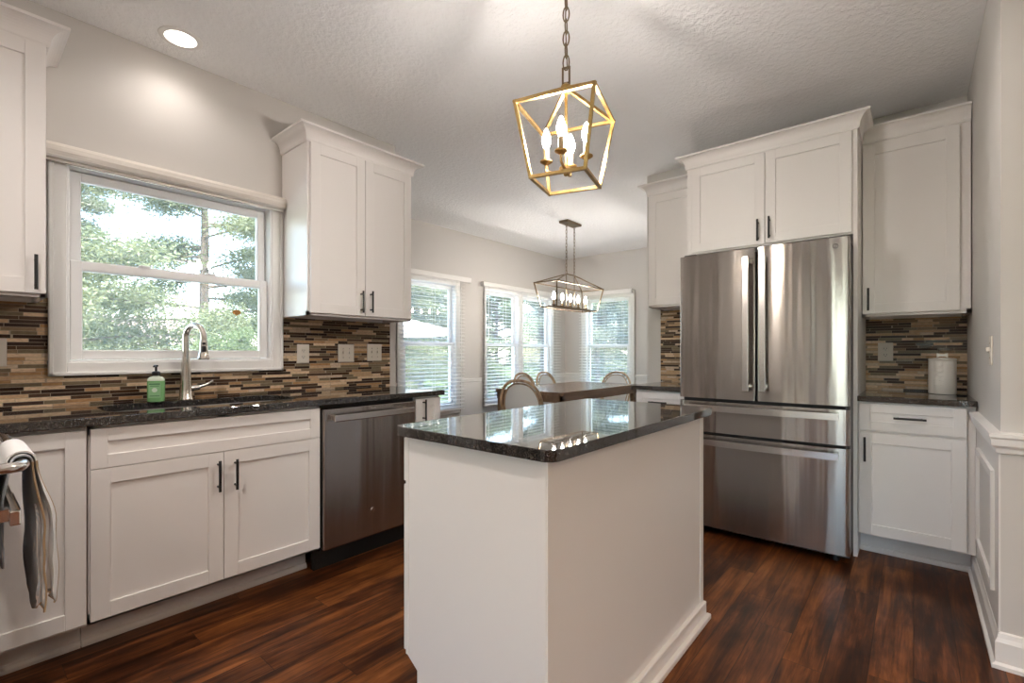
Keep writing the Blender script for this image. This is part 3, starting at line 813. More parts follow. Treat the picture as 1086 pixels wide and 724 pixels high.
# ------------------------------------------------------------------ refrigerator
RX0, RX1, RYF = -1.178, -0.262, 3.10
t = thing('refrigerator', 'stainless French-door refrigerator with two bottom drawers in a white surround', 'refrigerator', (RX0, RYF, 0))
w_ = RX1 - RX0
bm = NB(); box(bm, 0.004, w_ - .004, 0.070, 0.72, 0.03, 1.770, .004); obj('case', bm, 'steel_side', t)
bm = NB(); box(bm, 0.02, w_ - .02, 0.045, 0.075, 0.055, 1.765); obj('gasket', bm, 'dark', t)
def bowed(bm, x0, x1, z0, z1, d0=0.058, bow=0.010, n_=14, r=0.008):
    """fridge front: gently bowed in plan, rounded side edges"""
    pts = []
    for i in range(n_ + 1):
        x = x0 + (x1 - x0) * i / n_
        s_ = (x - w_ / 2) / (w_ / 2)
        y = bow * s_ * s_
        k = min(x - x0, x1 - x)
        if k < r: y += r - math.sqrt(max(0, r * r - (r - k) ** 2))
        pts.append((x, y))
    ex = []
    for i in range(5):
        k = r * i / 5
    prism(bm, [(x0, d0)] + pts + [(x1, d0)], 'Z', z0, z1)
def fdoor(name, x0, x1, z0, z1):
    bm = NB(); bowed(bm, x0, x1, z0, z1, n_=60)
    for f_ in bm.faces:
        if abs(f_.normal.z) < .5: f_.smooth = True
    return obj(name, bm, 'steel', t)
md_ = w_ / 2 + .002
d1 = fdoor('left_door', 0.0, md_ - .006, 0.868, 1.782)
d2 = fdoor('right_door', md_ + .006, w_, 0.868, 1.782)
q1 = fdoor('drawer', 0.0, w_, 0.655, 0.848)
q2 = fdoor('drawer', 0.0, w_, 0.060, 0.637)
def vhandle(par, x):
    bm = NB()
    prof = []
    for i in range(13):
        z = 0.925 + (1.728 - 0.925) * i / 12
        prof.append(z)
    box(bm, x - .018, x + .018, -.062, -.048, 0.925, 1.728, .004, 2)
    for z in (0.945, 1.690): box(bm, x - .014, x + .014, -.050, .006, z, z + .024, .003)
    obj('handle', bm, 'steel_plain', par)
vhandle(d1, md_ - .045); vhandle(d2, md_ + .045)
def hhandle(par, z):
    bm = NB()
    n_ = 16; vs = []
    pts = []
    for i in range(n_ + 1):
        x = 0.045 + (w_ - .09) * i / n_; s_ = (x - w_ / 2) / (w_ / 2)
        pts.append((x, -.062 + .022 * s_ * s_))
    prism(bm, pts + [(x, y + .014) for x, y in reversed(pts)], 'Z', z - .018, z + .018)
    for x in (0.055, w_ - .075): box(bm, x, x + .020, -.038, .006, z - .012, z + .012, .003)
    obj('handle', bm, 'steel_plain', par)
hhandle(q1, 0.812); hhandle(q2, 0.598)
bm = NB(); tube(bm, [(w_ - .062, .0075, 1.735), (w_ - .062, .0045, 1.735)], .0165, 24); bg_ = obj('badge', bm, 'chrome', d2)
bm = NB()
ring = [(w_ - .062 + .012 * math.cos(a * PI / 10), .0042, 1.735 + .012 * math.sin(a * PI / 10)) for a in range(20)]
tube(bm, ring, .0014, 6, closed=True)
sw = [(w_ - .062 + (.004 + .004 * math.sin(a * .9)) * math.cos(a * .5), .0042, 1.735 + .008 * math.sin(a * .5)) for a in range(13)]
tube(bm, sw, .0011, 6)
obj('monogram', bm, 'steel_side', bg_)
for x in (0.02, w_ - .10):
    bm = NB(); box(bm, x, x + .08, 0.03, 0.12, 1.768, 1.795, .005); obj('hinge_cover', bm, 'steel_side', t)
for x in (0.05, w_ - .09):
    for y in (0.10, 0.62):
        bm = NB(); tube(bm, [(x + .02, y, 0.0), (x + .02, y, 0.035)], .018, 10); obj('foot', bm, 'dark', t)

# cabinet above the fridge with the surround panels
t = thing('refrigerator_surround_cabinet', 'white two-door cabinet bridging over the refrigerator with tall side panels', 'cabinet', (-1.205, 3.32, 0))
wf = 0.962
dF = YF - 3.32 - .003
bm = NB(); box(bm, 0.0, wf - .0, 0, dF, 1.832, 2.44, .001); obj('carcass', bm, 'white', t)
bm = NB(); box(bm, 0, 0.020, 0, dF, 0, 1.833); obj('side_panel', bm, 'white', t)
bm = NB(); box(bm, wf - .020, wf, 0, dF, 0, 1.833); obj('side_panel', bm, 'white', t)
door(t, 0.036, 0.490, 1.842, 2.415, hx=0.455, hz=1.926); door(t, 0.494, wf - .024, 1.842, 2.415, hx=0.520, hz=1.933)
crown(t, 0, wf, 0.222, 2.425, out=.062, hgt=.085)

# right upper
dR = YF - 3.61 - .003
t = thing('upper_cabinet', 'white single-door wall cabinet hung right of the refrigerator, above the canister', 'cabinet', (-0.241, 3.61, 0))
wr_ = 0.481
upper(t, wr_, dR, 1.375, 2.43)
door(t, 0.003, 0.436, 1.392, 2.405, hx=0.032, hz=1.477)
crown(t, 0, wr_, dR, 2.425, left=False, right=False)
# left-of-fridge upper
t = thing('upper_cabinet', 'white single-door wall cabinet hung left of the refrigerator', 'cabinet', (-1.618, 3.61, 0))
upper(t, 0.410, dR, 1.515, 2.41)
door(t, 0.010, 0.404, 1.528, 2.395)
crown(t, 0, 0.410, dR, 2.402, right=False)
# right base
dB = YF - 3.33 - .003
t = thing('base_cabinet', 'white base cabinet with a black-pulled drawer and door, right of the refrigerator', 'cabinet', (-0.241, 3.33, 0))
carcass(t, 0.481, dB, 0.135, 0.882, toe=0.148)
door(t, 0.006, 0.446, 0.145, 0.712, hx=0.033, hz=0.620)
door(t, 0.006, 0.446, 0.726, 0.875, hx=0.225, hz=0.803, name='drawer', vertical=False, f=.05)
bm = NB(); slab(bm, [(-0.242, 3.29), (XS - .002, 3.29), (XS - .002, YF - .010), (-0.242, YF - .010)], None, 0.884, 0.915)
o = obj('countertop', bm, 'granite'); tag(o, 'short dark granite countertop under the canister, right of the refrigerator', 'countertop')
md = o.modifiers.new('edge', 'BEVEL'); md.width = 0.003; md.segments = 2
# left-of-fridge base
t = thing('base_cabinet', 'white base cabinet with a drawer behind the island, left of the refrigerator', 'cabinet', (-1.585, 3.33, 0))
carcass(t, 0.378, dB, 0.135, 0.882, toe=0.148)
door(t, 0.006, 0.372, 0.145, 0.712, hx=0.345, hz=0.62)
door(t, 0.006, 0.372, 0.726, 0.872, hx=0.178, hz=0.798, name='drawer', vertical=False, f=.05)
bm = NB(); slab(bm, [(-1.612, 3.285), (-1.207, 3.285), (-1.207, YF - .010), (-1.612, YF - .010)], None, 0.884, 0.915)
o = obj('countertop', bm, 'granite'); tag(o, 'short dark granite countertop between the dining table and the refrigerator', 'countertop')
md = o.modifiers.new('edge', 'BEVEL'); md.width = 0.003; md.segments = 2

# canister
t = thing('canister', 'cream ceramic canister with bow-shaped lid knob on the counter right of the refrigerator', 'canister', (0.128, 3.75, 0.915))
bm = NB(); lathe(bm, [(0.056, 0), (0.061, .003), (0.062, .010), (0.062, .192), (0.060, .196), (0, .196)], seg=32)
for k_ in range(5):
    z = 0.05 + k_ * .028
    for a0 in (0,): tube(bm, [(0.0622 * math.cos(a), 0.0622 * math.sin(a), z + .004 * math.sin(a * 6 + k_)) for a in [(-2.3 + i * .09) for i in range(10)]], .0014, 5)
obj('jar', bm, 'ceramic', t)
bm = NB(); lathe(bm, [(0, .1965), (0.063, .1965), (0.064, .202), (0.060, .208), (0.02, .213), (0, .213)], seg=32); ld = obj('lid', bm, 'ceramic', t)
bm = NB(); prism(bm, [(-.024, .213), (-.024, .240), (-.010, .233), (.010, .233), (.024, .240), (.024, .213), (.010, .220), (-.010, .220)], 'Y', -.009, .009); obj('knob', bm, 'ceramic', ld)

# ------------------------------------------------------------------ light fittings
def chain(bm, x, y, z0, z1, ln=0.040, wd=0.011, r=0.0022):
    n_ = max(1, round((z1 - z0) / (ln * .80))); st = (z1 - z0) / n_
    for i in range(n_):
        zc = z0 + st * (i + .5); L2 = st * .64
        pts = []
        for k in range(14):
            a = 2 * PI * k / 14
            p, q = wd * math.cos(a), L2 * math.sin(a)
            pts.append((x + (p if i % 2 == 0 else 0), y + (0 if i % 2 == 0 else p), zc + q))
        tube(bm, pts, r, 6, closed=True)
def candle(par, x, y, z, bulb='bulb', s=1.0, metal='brass', sleeve='candle'):
    bm = NB(); lathe(bm, [(0.006, z - .012), (0.012 * s, z - .008), (0.024 * s, z), (0.024 * s, z + .004), (0.010 * s, z + .006)], c=(x, y), seg=16)
    a = obj('bobeche', bm, metal, par)
    bm = NB(); lathe(bm, [(0.0105 * s, z + .0045), (0.0105 * s, z + .052 * s)], c=(x, y), seg=14); obj('candle_sleeve', bm, sleeve, a)
    bm = NB(); zb = z + .053 * s
    lathe(bm, [(0.007 * s, zb), (0.0125 * s, zb + .012 * s), (0.0165 * s, zb + .026 * s), (0.0155 * s, zb + .040 * s), (0.010 * s, zb + .058 * s), (0.0045 * s, zb + .070 * s), (0, zb + .076 * s)], c=(x, y), seg=14); obj('bulb', bm, bulb, a)

# lantern over the island
LX, LY, ZT, ZB, ZA = -1.0, 1.50, 2.062, 1.798, 2.170
t = thing('lantern_pendant', 'brass open-cage lantern pendant with four candle bulbs hanging over the island', 'pendant light', (LX, LY, 0), math.radians(15.8))
def sq(h_, z): return [(sx_ * h_, sy_ * h_, z) for sx_, sy_ in ((-1, -1), (1, -1), (1, 1), (-1, 1))]
tp, bt = sq(.146, ZT), sq(.103, ZB)
bm = NB()
for i in range(4):
    bar(bm, tp[i], tp[(i + 1) % 4], .0115); bar(bm, bt[i], bt[(i + 1) % 4], .0115); bar(bm, tp[i], bt[i], .0115); bar(bm, tp[i], (0, 0, ZA - .018), .0115)
obj('cage', bm, 'brass', t)
bm = NB(); lathe(bm, [(0.010, ZA - .040), (0.018, ZA - .030), (0.020, ZA - .012), (0.010, ZA - .004), (0.006, ZA)], seg=16)
tube(bm, [(0, 0, ZA - .03), (0, 0, ZB + .05)], .0055, 10)
lathe(bm, [(0.004, ZB + .022), (0.010, ZB + .026), (0.010, ZB + .034), (0.026, ZB + .042), (0.026, ZB + .054), (0.010, ZB + .060)], seg=16)
for k_ in range(4):
    a = k_ * R90 + math.radians(4.7)
    d_ = (math.cos(a), math.sin(a)); r_ = .077
    tube(bm, [(d_[0] * .015, d_[1] * .015, ZB + .048), (d_[0] * .045, d_[1] * .045, ZB + .040), (d_[0] * r_, d_[1] * r_, ZB + .050), (d_[0] * r_, d_[1] * r_, ZB + .078)], .0048, 8)
obj('stem', bm, 'brass', t)
for k_ in range(4):
    a = k_ * R90 + math.radians(4.7)
    candle(t, .077 * math.cos(a), .077 * math.sin(a), ZB + .085)
bm = NB()
for p, q in (((-.013, 0, ZA - .002), (-.013, 0, ZA + .058)), ((.013, 0, ZA - .002), (.013, 0, ZA + .058)), ((-.013, 0, ZA + .058), (.013, 0, ZA + .058)), ((-.013, 0, ZA), (.013, 0, ZA))): bar(bm, p, q, .006)
obj('hanging_loop', bm, 'bronze', t)
bm = NB(); chain(bm, 0, 0, ZA + .055, H - .022, ln=.055, wd=.012, r=.0026); obj('chain', bm, 'bronze', t)
bm = NB(); tube(bm, [(.004, .003, ZA + .05), (-.004, .003, 2.4), (.004, .003, H - .02)], .0022, 6); obj('cord', bm, 'bronze', t)
bm = NB(); lathe(bm, [(0.012, H - .030), (0.055, H - .022), (0.062, H - .004), (0.062, H)], seg=24); obj('canopy', bm, 'brass', t)

# linear chandelier over the dining table
DX, DY, dT, dBm, dA = -3.11, 4.757, 1.945, 1.672, 2.080
t = thing('linear_chandelier', 'long bronze open-frame chandelier with five candle bulbs over the dining table', 'chandelier', (DX, DY, 0))
tw, tl, bw, bl = .155, .505, .108, .440
tp = [(-tw, -tl, dT), (tw, -tl, dT), (tw, tl, dT), (-tw, tl, dT)]; bt = [(-bw, -bl, dBm), (bw, -bl, dBm), (bw, bl, dBm), (-bw, bl, dBm)]
bm = NB()
for i in range(4):
    bar(bm, tp[i], tp[(i + 1) % 4], .012); bar(bm, bt[i], bt[(i + 1) % 4], .012); bar(bm, tp[i], bt[i], .012)
for s_ in (-1, 1):
    for i in (0, 1) if s_ < 0 else (2, 3): bar(bm, tp[i], (0, s_ * .085, dA), .011)
bar(bm, (0, -.085, dA), (0, .085, dA), .011)
obj('cage', bm, 'bronze', t)
bm = NB()
for s_ in (-.085, .085): tube(bm, [(0, s_, dA), (0, s_, dBm + .01)], .005, 8)
bar(bm, (0, -bl, dBm + .006), (0, bl, dBm + .006), .014)
obj('stem', bm, 'bronze', t)
for k_ in range(5): candle(t, 0, -.34 + k_ * .17, dBm + .030, 'bulb2', 1.15, 'bronze', 'bronze')
bm = NB(); chain(bm, 0, -.085, dA, H - .024, ln=.05, wd=.010, r=.0028); obj('chain', bm, 'bronze', t)
bm = NB(); chain(bm, 0, .085, dA, H - .024, ln=.05, wd=.010, r=.0028); obj('chain', bm, 'bronze', t)
bm = NB(); box(bm, -.062, .062, -.150, .150, H - .028, H, .004); obj('canopy', bm, 'bronze', t)

# recessed downlights; the first one is in view, the others are added fill
def downlight(x, y, watts, label, grp=None, col=NEUT):
    t = thing('recessed_downlight', label, 'ceiling light', (x, y, H), 0, grp)
    bm = NB(); lathe(bm, [(0.066, -0.0055), (0.078, -.006), (0.090, -.003), (0.092, 0.0), (0.066, -.0002)], seg=40, cap=False)
    obj('trim_ring', bm, 'trim', t)
    bm = NB(); lathe(bm, [(0, -.0035), (0.0665, -.0035), (0.0665, -.001), (0, -.001)], seg=40); obj('lens', bm, 'lens', t)
    ld_ = bpy.data.lights.new('downlight_lamp', 'SPOT'); ld_.energy = watts; ld_.color = col; ld_.spot_size = math.radians(152); ld_.spot_blend = 0.9; ld_.shadow_soft_size = 0.05
    lo = bpy.data.objects.new('downlight_lamp', ld_); C.objects.link(lo); lo.location = (0, 0, -.012); lo.parent = t
    return t
downlight(-2.75, 0.735, SPOT, 'recessed white ceiling downlight above the sink window')
FILL_K = 12.0  # out-of-frame kitchen lamps, added to brighten cabinets and refrigerator
for x, y, k_, lb_ in ((-1.55, -0.05, 2.0, 'added fill downlight, unseen, above the aisle between sink and island'), (-0.30, 0.42, .12, 'added fill downlight, unseen, just above the camera'), (-0.28, 2.15, .65, 'added fill downlight, unseen, above the aisle before the refrigerator')):
    downlight(x, y, FILL_K * k_, lb_)
REAR_FILL = [(1.5, -0.2), (0.2, -1.6), (2.2, -1.0), (2.4, 1.2), (0.3, -3.4), (2.4, -3.2)]  # unseen lamps added to fill the kitchen from behind the camera
for k_, (x, y) in enumerate(REAR_FILL):
    downlight(x, y, FILL_REAR, 'added fill downlight, unseen, in the adjoining room behind the camera', 'added fill downlights of the adjoining room', TAN)

# ------------------------------------------------------------------ blinds in the nook (local: x along wall, front -y)
def blind(label, loc, rotz, sections, x0, x1, ztop, zbot):
    t = thing('window_blind', label, 'blind', loc, rotz)
    bm = NB(); box(bm, x0, x1, -.085, -.070, ztop - .062, ztop, .004); box(bm, x0, x0 + .012, -.085, -.032, ztop - .062, ztop, .002); box(bm, x1 - .012, x1, -.085, -.032, ztop - .062, ztop, .002)
    obj('valance', bm, 'trim', t)
    for (a, b_) in sections:
        bm = NB(); box(bm, a, b_, -.066, -.034, ztop - .050, ztop - .004); obj('headrail', bm, 'trim', t)
        bm = NB(); z = ztop - .075; th = math.radians(6)
        while z > zbot + .03:
            hw = .0245; dz = hw * math.sin(th)
            v1 = [(a, -.058 - hw, z - dz), (b_, -.058 - hw, z - dz), (b_, -.058, z + .002), (a, -.058, z + .002), (b_, -.058 + hw, z + dz), (a, -.058 + hw, z + dz)]
            vs = [bm.verts.new(p) for p in v1]; ws = [bm.verts.new((p[0], p[1], p[2] + .0026)) for p in v1]
            for q in ((0, 1, 2, 3), (3, 2, 4, 5)):
                bm.faces.new([ws[i] for i in q]); bm.faces.new([vs[i] for i in reversed(q)])
            for i, j in ((0, 1), (1, 2), (2, 4), (4, 5), (5, 3), (3, 0)): bm.faces.new((vs[i], vs[j], ws[j], ws[i]))
            z -= .0445
        bmesh.ops.recalc_face_normals(bm, faces=bm.faces[:])
        obj('slats', bm, 'blind', t)
        bm = NB(); box(bm, a, b_, -.080, -.036, zbot, zbot + .018, .003); obj('bottom_rail', bm, 'trim', t)
        bm = NB(); wd = b_ - a
        for f_ in ([.14, .5, .86]):
            for yy in (-.085, -.032): tube(bm, [(a + wd * f_, yy, ztop - .05), (a + wd * f_, yy, zbot + .01)], .0012, 5)
        obj('ladder_cords', bm, 'blind', t)
        bm = NB(); tube(bm, [(a + .06, -.092, ztop - .06), (a + .06, -.094, ztop - .75)], .004, 8); obj('tilt_wand', bm, 'blind', t)
    return t
blind('white slatted blind on the single window nearest the kitchen counter', (XN, 0, 0), R90, [(3.225, 4.215)], 3.185, 4.330, 2.112, .445)
blind('wide white slatted blind across the paired windows beside the nook corner', (XN, 0, 0), R90, [(4.585, 5.42), (5.43, 6.36)], 4.553, 6.40, 2.100, .445)
blind('white slatted blind on the end window behind the far dining chair', (0, YE, 0), 0, [(-4.10, -3.215)], -4.135, -3.19, 2.110, .445)

# ------------------------------------------------------------------ dining table and chairs
t = thing('dining_table', 'brown wooden rectangular dining table with thick apron in the breakfast nook', 'table', (-3.095, 4.75, 0))
bm = NB(); c_ = .03
slab(bm, [(-.455 + c_, -.86), (.455 - c_, -.86), (.455, -.86 + c_), (.455, .86 - c_), (.455 - c_, .86), (-.455 + c_, .86), (-.455, .86 - c_), (-.455, -.86 + c_)], None, .728, .762); obj('tabletop', bm, 'tablewood', t)
bm = NB(); box(bm, -.43, .43, -.835, -.810, .655, .7285); box(bm, -.43, .43, .810, .835, .655, .7285); box(bm, -.43, -.405, -.835, .835, .655, .7285); box(bm, .405, .43, -.835, .835, .655, .7285); obj('apron', bm, 'tablewood', t)
for sx_ in (-1, 1):
    for sy_ in (-1, 1):
        bm = NB(); xx, yy = sx_ * .400, sy_ * .800; box(bm, xx - .03, xx + .03, yy - .03, yy + .03, 0, .70, .006); obj('leg', bm, 'tablewood', t)

def make_chair(label, loc, rotz):
    """bistro chair, seat front towards +y, back at -y"""
    t = thing('dining_chair', label, 'chair', loc, rotz, None)
    # seat
    bm = NB(); slab(bm, rounded(-.205, .205, -.20, .21, .09, 5), None, .445, .462); obj('seat', bm, 'weave', t)
    bm = NB(); pts = [(x, y, .452) for x, y in rounded(-.215, .215, -.21, .22, .10, 5)]; tube(bm, pts, .014, 8, closed=True); obj('seat_rim', bm, 'rattan', t)
    def arch(hw, ztop, y0, lean, z0=.44, n_=22):
        pts = []
        for i in range(n_ + 1):
            a = PI * i / n_
            x = -hw * math.copysign(abs(math.cos(a)) ** .8, math.cos(a)); z = ztop - (ztop - (ztop - .24)) * (1 - math.sin(a))
            pts.append((x, z))
        low = [(-hw * .88, z0 + (pts[0][1] - z0) * k / 5) for k in range(5)]
        pts = [(-hw * (.86 + .14 * k / 5), z0 + (pts[0][1] - z0) * k / 5) for k in range(5)] + pts + [(hw * (.86 + .14 * k / 5), z0 + (pts[-1][1] - z0) * k / 5) for k in reversed(range(5))]
        return [(x, y0 - lean * (z - z0) + .25 * x * x * 1.6, z) for x, z in pts]
    bm = NB(); outer = arch(.222, .888, -.205, .20); tube(bm, outer, .0150, 8); obj('back_frame', bm, 'rattan', t)
    bm = NB(); inner = arch(.192, .858, -.203, .20, z0=.50); tube(bm, inner, .0085, 8); obj('back_rim', bm, 'rattan', t)
    bm = NB(); n_ = len(inner)
    mid = n_ // 2; vs = [bm.verts.new(p) for p in inner]
    ctr = []
    for i in range(mid):
        j = n_ - 1 - i
        if j - i >= 1: ctr.append((i, j))
    rows = []
    for i, j in ctr:
        a_, b_ = Vector(inner[i]), Vector(inner[j]); row = []
        for k in range(7):
            f_ = k / 6; p = a_.lerp(b_, f_); p.y = -.203 - .20 * (p.z - .50) + .40 * p.x * p.x
            row.append(bm.verts.new(p))
        rows.append(row)
    for A, Bv in zip(rows, rows[1:]):
        for k in range(6): bm.faces.new((A[k], A[k + 1], Bv[k + 1], Bv[k]))
    for v_ in vs: bm.verts.remove(v_)
    bmesh.ops.solidify(bm, geom=bm.faces[:], thickness=.008)
    obj('backrest', bm, 'weave', t, smooth=True)
    for sx_ in (-1, 1):
        bm = NB(); tube(bm, [(sx_ * .195, .195, .45), (sx_ * .205, .215, .0)], [.016, .013], 8); obj('leg', bm, 'rattan', t)
        bm = NB(); tube(bm, [(sx_ * .190, -.195, .46), (sx_ * .200, -.215, .2), (sx_ * .205, -.245, .0)], [.016, .015, .013], 8); obj('leg', bm, 'rattan', t)
    bm = NB()
    for (p, q) in (((-.20, .205), (.20, .205)), ((-.20, -.21), (.20, -.21)), ((-.20, -.205), (-.20, .205)), ((.20, -.205), (.20, .205))):
        pts = []
        for i in range(13):
            f_ = i / 12; pts.append((p[0] + (q[0] - p[0]) * f_, p[1] + (q[1] - p[1]) * f_, .24 + .19 * math.sin(PI * f_)))
        tube(bm, pts, .008, 6)
    obj('brace', bm, 'rattan', t)
    return t
ch = make_chair('white woven bistro chair nearest the island, its back to the kitchen', (-2.975, 3.82, 0), math.radians(14))
dup(ch, (-3.60, 4.80, 0), -R90, 'rattan-framed chair between the table and the paired windows, nearer the kitchen')
dup(ch, (-3.60, 5.28, 0), -R90, 'rattan-framed chair between the table and the paired windows, nearer the corner')
dup(ch, (-3.12, 5.66, 0), PI, 'rattan-framed chair at the far head of the table under the end window')

# ------------------------------------------------------------------ range and towel at the left edge
t = thing('range_oven', 'chrome-handled double oven range just off the left edge, towel on its handle', 'oven', (-1.575, 0.03, 0))
bm = NB(); box(bm, -.735, 0, -.64, -.001, .02, .905, .004); obj('body', bm, 'steel_side', t)
bm = NB(); box(bm, -.735, 0, -.64, .0, .905, .925, .004); obj('cooktop', bm, 'black', t)
for z0, z1, hz in ((.80, .90, .0), (.56, .79, .772), (.10, .55, .0)):
    bm = NB(); box(bm, -.730, -.005, 0.0, .028, z0, z1, .004); d_ = obj('oven_door' if hz else 'front_panel', bm, 'steel_plain', t)
    if hz:
        bm = NB(); box(bm, -.70, -.015, .060, .080, hz - .018, hz + .018, .004, 2); box(bm, -.66, -.63, .027, .062, hz - .014, hz + .014); box(bm, -.085, -.055, .027, .062, hz - .014, hz + .014); obj('handle', bm, 'chrome', d_)
bm = NB()
tube(bm, [(-.03, .026, .885), (-.03, .060, .887), (-.045, .078, .886), (-.08, .086, .884), (-.62, .086, .884), (-.66, .078, .886), (-.68, .060, .887), (-.68, .026, .885)], .013, 12); obj('towel_rail', bm, 'steel_plain', t)

t = thing('kitchen_towel', 'grey and white woven kitchen towel with tan hems draped over the range handle', 'towel', (-1.575, .03, 0))
random.seed(5)
RY = .086
def fold(name, m, back, front, xs, fold_pts, rr, seed, thick=.004):
    """cloth over the rail: straight along the rail at the top, gathered into the fold outline lower down"""
    bm = NB(); rnd = random.Random(seed); n_ = len(fold_pts); grid = []; edge = []
    for ix in range(n_):
        fx = ix / (n_ - 1); xr = xs[0] + (xs[1] - xs[0]) * min(1, fx * 1.25); px, py = fold_pts[ix]; col = []
        for i in range(12):
            f_ = 1 - i / 11
            col.append((xr + .006 * math.sin(fx * 8 + f_ * 4), RY - rr - .014 * min(1, f_ * 3) - .002 * f_ * math.sin(fx * 11 + seed), .884 - back * f_))
        for i in range(1, 8):
            a = PI - PI * i / 8; col.append((xr, RY + rr * math.cos(a), .884 + rr * math.sin(a)))
        for i in range(24):
            f_ = i / 23; k = min(1, f_ / .45); k = k * k * (3 - 2 * k)
            wv_ = .0035 * math.sin(f_ * 13 + fx * 5 + seed) * f_ + .006 * f_ * math.sin(fx * 15 + seed)
            y = (RY + rr) * (1 - k) + py * k; y = max(y, RY + rr - .001) + abs(wv_)
            col.append((xr * (1 - k) + px * k + wv_, y, .884 - front * f_ - .014 * f_ * math.sin(fx * 6 + seed)))
        grid.append([bm.verts.new(p) for p in col]); edge = col if ix == n_ - 1 else edge
    for A, Bv in zip(grid, grid[1:]):
        for k in range(len(A) - 1): bm.faces.new((A[k], A[k + 1], Bv[k + 1], Bv[k]))
    low = [tuple(g_[-1].co) for g_ in grid]
    bmesh.ops.recalc_face_normals(bm, faces=bm.faces[:])
    o = obj(name, bm, m, t, smooth=True)
    md_s = o.modifiers.new('cloth', 'SOLIDIFY'); md_s.thickness = thick; md_s.offset = 0
    bm = NB(); tube(bm, edge[-24:], .0024, 6); tube(bm, list(reversed(low)), .0024, 6); obj('hem', bm, 'towelhem', o)
    return o
fold('inner_layer', 'towelgrey', .25, .372, (-.36, -.10), [(-.36, .106), (-.28, .108), (-.20, .106), (-.13, .106), (-.105, .107), (-.098, .111), (-.102, .115), (-.108, .118), (-.102, .121), (-.094, .124)], .0185, 1.0)
fold('outer_layer', 'towelwhite', .075, .350, (-.37, -.112), [(-.36, .116), (-.28, .117), (-.20, .119), (-.14, .122), (-.118, .126), (-.110, .130), (-.118, .134), (-.112, .138), (-.102, .141), (-.108, .145)], .0265, 2.3)

# ------------------------------------------------------------------ outside
GZ = -0.55
bm = NB(); box(bm, -70, -4.6, -45, 60, GZ - .1, GZ); box(bm, -4.6, 40, 6.9, 60, GZ - .1, GZ); box(bm, -4.6, 40, -45, -5.3, GZ - .1, GZ); o = struct('lawn', bm, 'lawn')
M['patio'] = mat('bounce_concrete', (0.62, 0.60, 0.57), 0.85)
bm = NB(); box(bm, -9.2, -4.6, -6, 9.0, GZ, GZ + .012); struct('patio', bm, 'patio')  # hidden pale slab, added to bounce sunlight onto the nook ceiling
bm = NB(); box(bm, -2.0, 5.0, -12, -5.3, GZ, GZ + .012); struct('bounce_slab_rear', bm, 'patio')  # unseen slab added to throw sunlight up through the rear windows
def tree_mesh(seed, height, rad, crown0, nleaf, leaf, flat=0.6, layered=True):
    rnd = random.Random(seed)
    tb = NB(); tube(tb, [(0, 0, 0), (.05, .03, height * .5), (0, 0, height * .95)], [rad * .038, rad * .028, .012], 8)
    lb_ = NB()
    nb = 46
    for b_ in range(nb):
        f_ = (b_ + rnd.random()) / nb; z = crown0 + (height - crown0) * f_
        a = rnd.random() * 2 * PI; R = rad * (1.0 - .75 * f_) * (.75 + .4 * rnd.random())
        tip = Vector((R * math.cos(a), R * math.sin(a), z + (.1 - .25 * rnd.random()) * R))
        tube(tb, [(0, 0, z - .15), tip * .5 + Vector((0, 0, z * .5 - .02)), tip], [.035, .022, .006], 5)
        for k in range(nleaf // nb):
            g = .25 + .75 * rnd.random() ** .7
            c0 = Vector((0, 0, z)).lerp(tip, g) + Vector((rnd.gauss(0, .16 * rad * .5), rnd.gauss(0, .16 * rad * .5), rnd.gauss(0, .10 * rad * .5)))
            u_ = Vector((rnd.gauss(0, 1), rnd.gauss(0, 1), rnd.gauss(0, flat))).normalized() * leaf * (.6 + .8 * rnd.random())
            v_ = u_.cross(Vector((rnd.gauss(0, 1), rnd.gauss(0, 1), rnd.gauss(0, 1)))).normalized() * leaf * .38
            lb_.faces.new([lb_.verts.new(p) for p in (c0 - u_, c0 + v_, c0 + u_, c0 - v_)])
    return tb, lb_
protos = {}
def tree(kind, x, y, label, rot=0.0, s=1.0, group=None):
    spec = {'pine': ('pine_tree', 'leafA', dict(seed=3, height=8.5, rad=3.4, crown0=.4, nleaf=130000, leaf=.042)),
            'shrub': ('leafy_shrub', 'leafB', dict(seed=8, height=3.4, rad=1.9, crown0=.1, nleaf=30000, leaf=.04)),
            'hedge': ('evergreen_tree', 'leafC', dict(seed=12, height=6.0, rad=2.3, crown0=.1, nleaf=62000, leaf=.045))}[kind]
    if kind not in protos:
        tr_, lf = tree_mesh(**spec[2])
        r = thing(spec[0], label, 'tree' if kind != 'shrub' else 'shrub', (x, y, GZ), rot)
        obj('trunk', tr_, 'bark', r); obj('foliage', lf, spec[1], r); protos[kind] = r
    else:
        r = dup(protos[kind], (x, y, GZ), rot, label)
    r.scale = (s, s, s)
    if group: r['group'] = group
    return r
tree('pine', -11.5, 0.7, 'pale green wispy tree filling the left of the sink window')
tree('pine', -13.0, 9.6, 'pale green wispy tree between the sink window and the nook windows', 1.9, .75)
tree('pine', -18.6, 5.6, 'taller pale tree standing behind, at the right of the sink window', 0.7, 1.35)
tree('pine', -19.5, -3.2, 'large pale tree behind the wispy one, at the far left of the sink window', 5.2, 1.2)
tree('shrub', -7.5, 2.65, 'bushy green shrub low in the right of the sink window', 1.0, .58)
tree('shrub', -12.6, 14.0, 'bright green shrub behind the patio umbrella, seen through the first nook window', 2.2, 1.3)
tree('hedge', -19.0, 15.4, 'dark evergreen seen through the right side of the first nook window', .6, 1.35)
tree('hedge', -11.4, 20.6, 'dark evergreen seen through the left pane of the paired windows', 2.6, 1.15)
tree('hedge', -7.6, 13.2, 'dense evergreen filling the right pane of the paired windows', 4.2, .95)
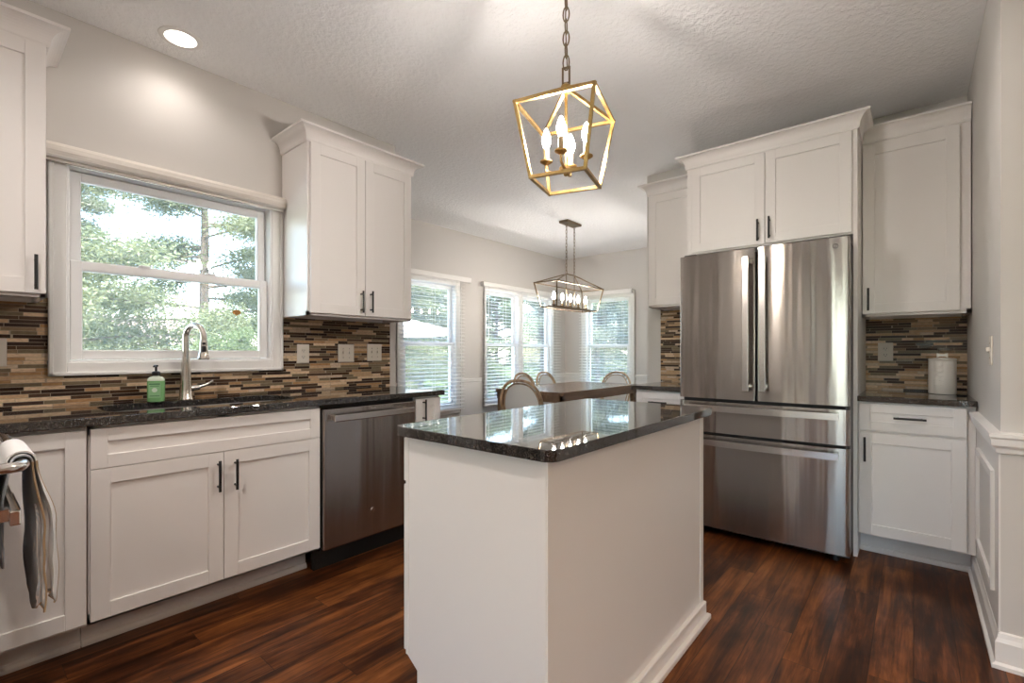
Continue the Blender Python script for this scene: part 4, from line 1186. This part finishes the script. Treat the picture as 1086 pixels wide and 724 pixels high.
tree('hedge', -17.0, 23.0, 'dark evergreen far behind, between the panes of the paired windows', 3.0, 1.5)
tree('hedge', -8.3, 28.5, 'dark evergreen seen beside the nook corner through the paired windows', 5.0, 1.6)
tree('hedge', -4.0, 18.0, 'grey-green evergreen filling the end window of the nook', 3.3, 1.25)
tree('hedge', -1.0, 25.5, 'dark evergreen far behind, in the right of the end window of the nook', 1.3, 1.4)
tree('shrub', -3.0, 12.2, 'low shrub in the right of the end window of the nook', .4, .75)
tree('pine', -28.0, 20.0, 'large pale tree far behind the garden, above the nook windows', 2.5, 1.5)

for k_, (x, y, s_) in enumerate([(-52, -14, 3.0), (-56, 6, 3.2), (-54, 24, 3.3), (-46, 40, 3.2), (-34, 52, 3.2), (-20, 58, 3.3), (-4, 60, 3.2), (-38, 30, 2.4), (-25, 38, 2.1), (-11.5, 41, 2.1), (1, 42, 2.6)]):
    tree('hedge', x, y, 'hazy dark tree in the far tree line beyond the garden', k_ * 1.3, s_, 'trees of the far tree line')
t = thing('patio_umbrella', 'white patio umbrella open outside the nook window', 'umbrella', (-8.4, 5.3, GZ))
bm = NB()
n_ = 8; top = bm.verts.new((0, 0, 2.62)); r1 = [bm.verts.new((1.75 * math.cos(2 * PI * k / n_), 1.75 * math.sin(2 * PI * k / n_), 2.18)) for k in range(n_)]
r2 = [bm.verts.new((v_.co.x, v_.co.y, 2.06)) for v_ in r1]
for k in range(n_):
    j = (k + 1) % n_; bm.faces.new((top, r1[k], r1[j])); bm.faces.new((r1[k], r2[k], r2[j], r1[j]))
bmesh.ops.solidify(bm, geom=bm.faces[:], thickness=.01); obj('canopy', bm, 'canvas', t)
bm = NB(); tube(bm, [(0, 0, 0), (0, 0, 2.66)], .025, 10); obj('pole', bm, 'bronze', t)
bm = NB(); lathe(bm, [(.28, 0), (.28, .05), (.05, .09)], seg=20); obj('base', bm, 'dark', t)

t = thing('neighbor_house', 'distant house with a pinkish roof low in the sink window', 'house', (-34, 5.0, GZ), R90)
bm = NB(); box(bm, -5, 5, 0, 7, 0, 2.2); obj('wall', bm, 'siding', t)
bm = NB(); prism(bm, [(-.5, 2.2), (3.5, 4.0), (7.5, 2.2)], 'X', -5.5, 5.5); obj('roof', bm, 'roof', t)
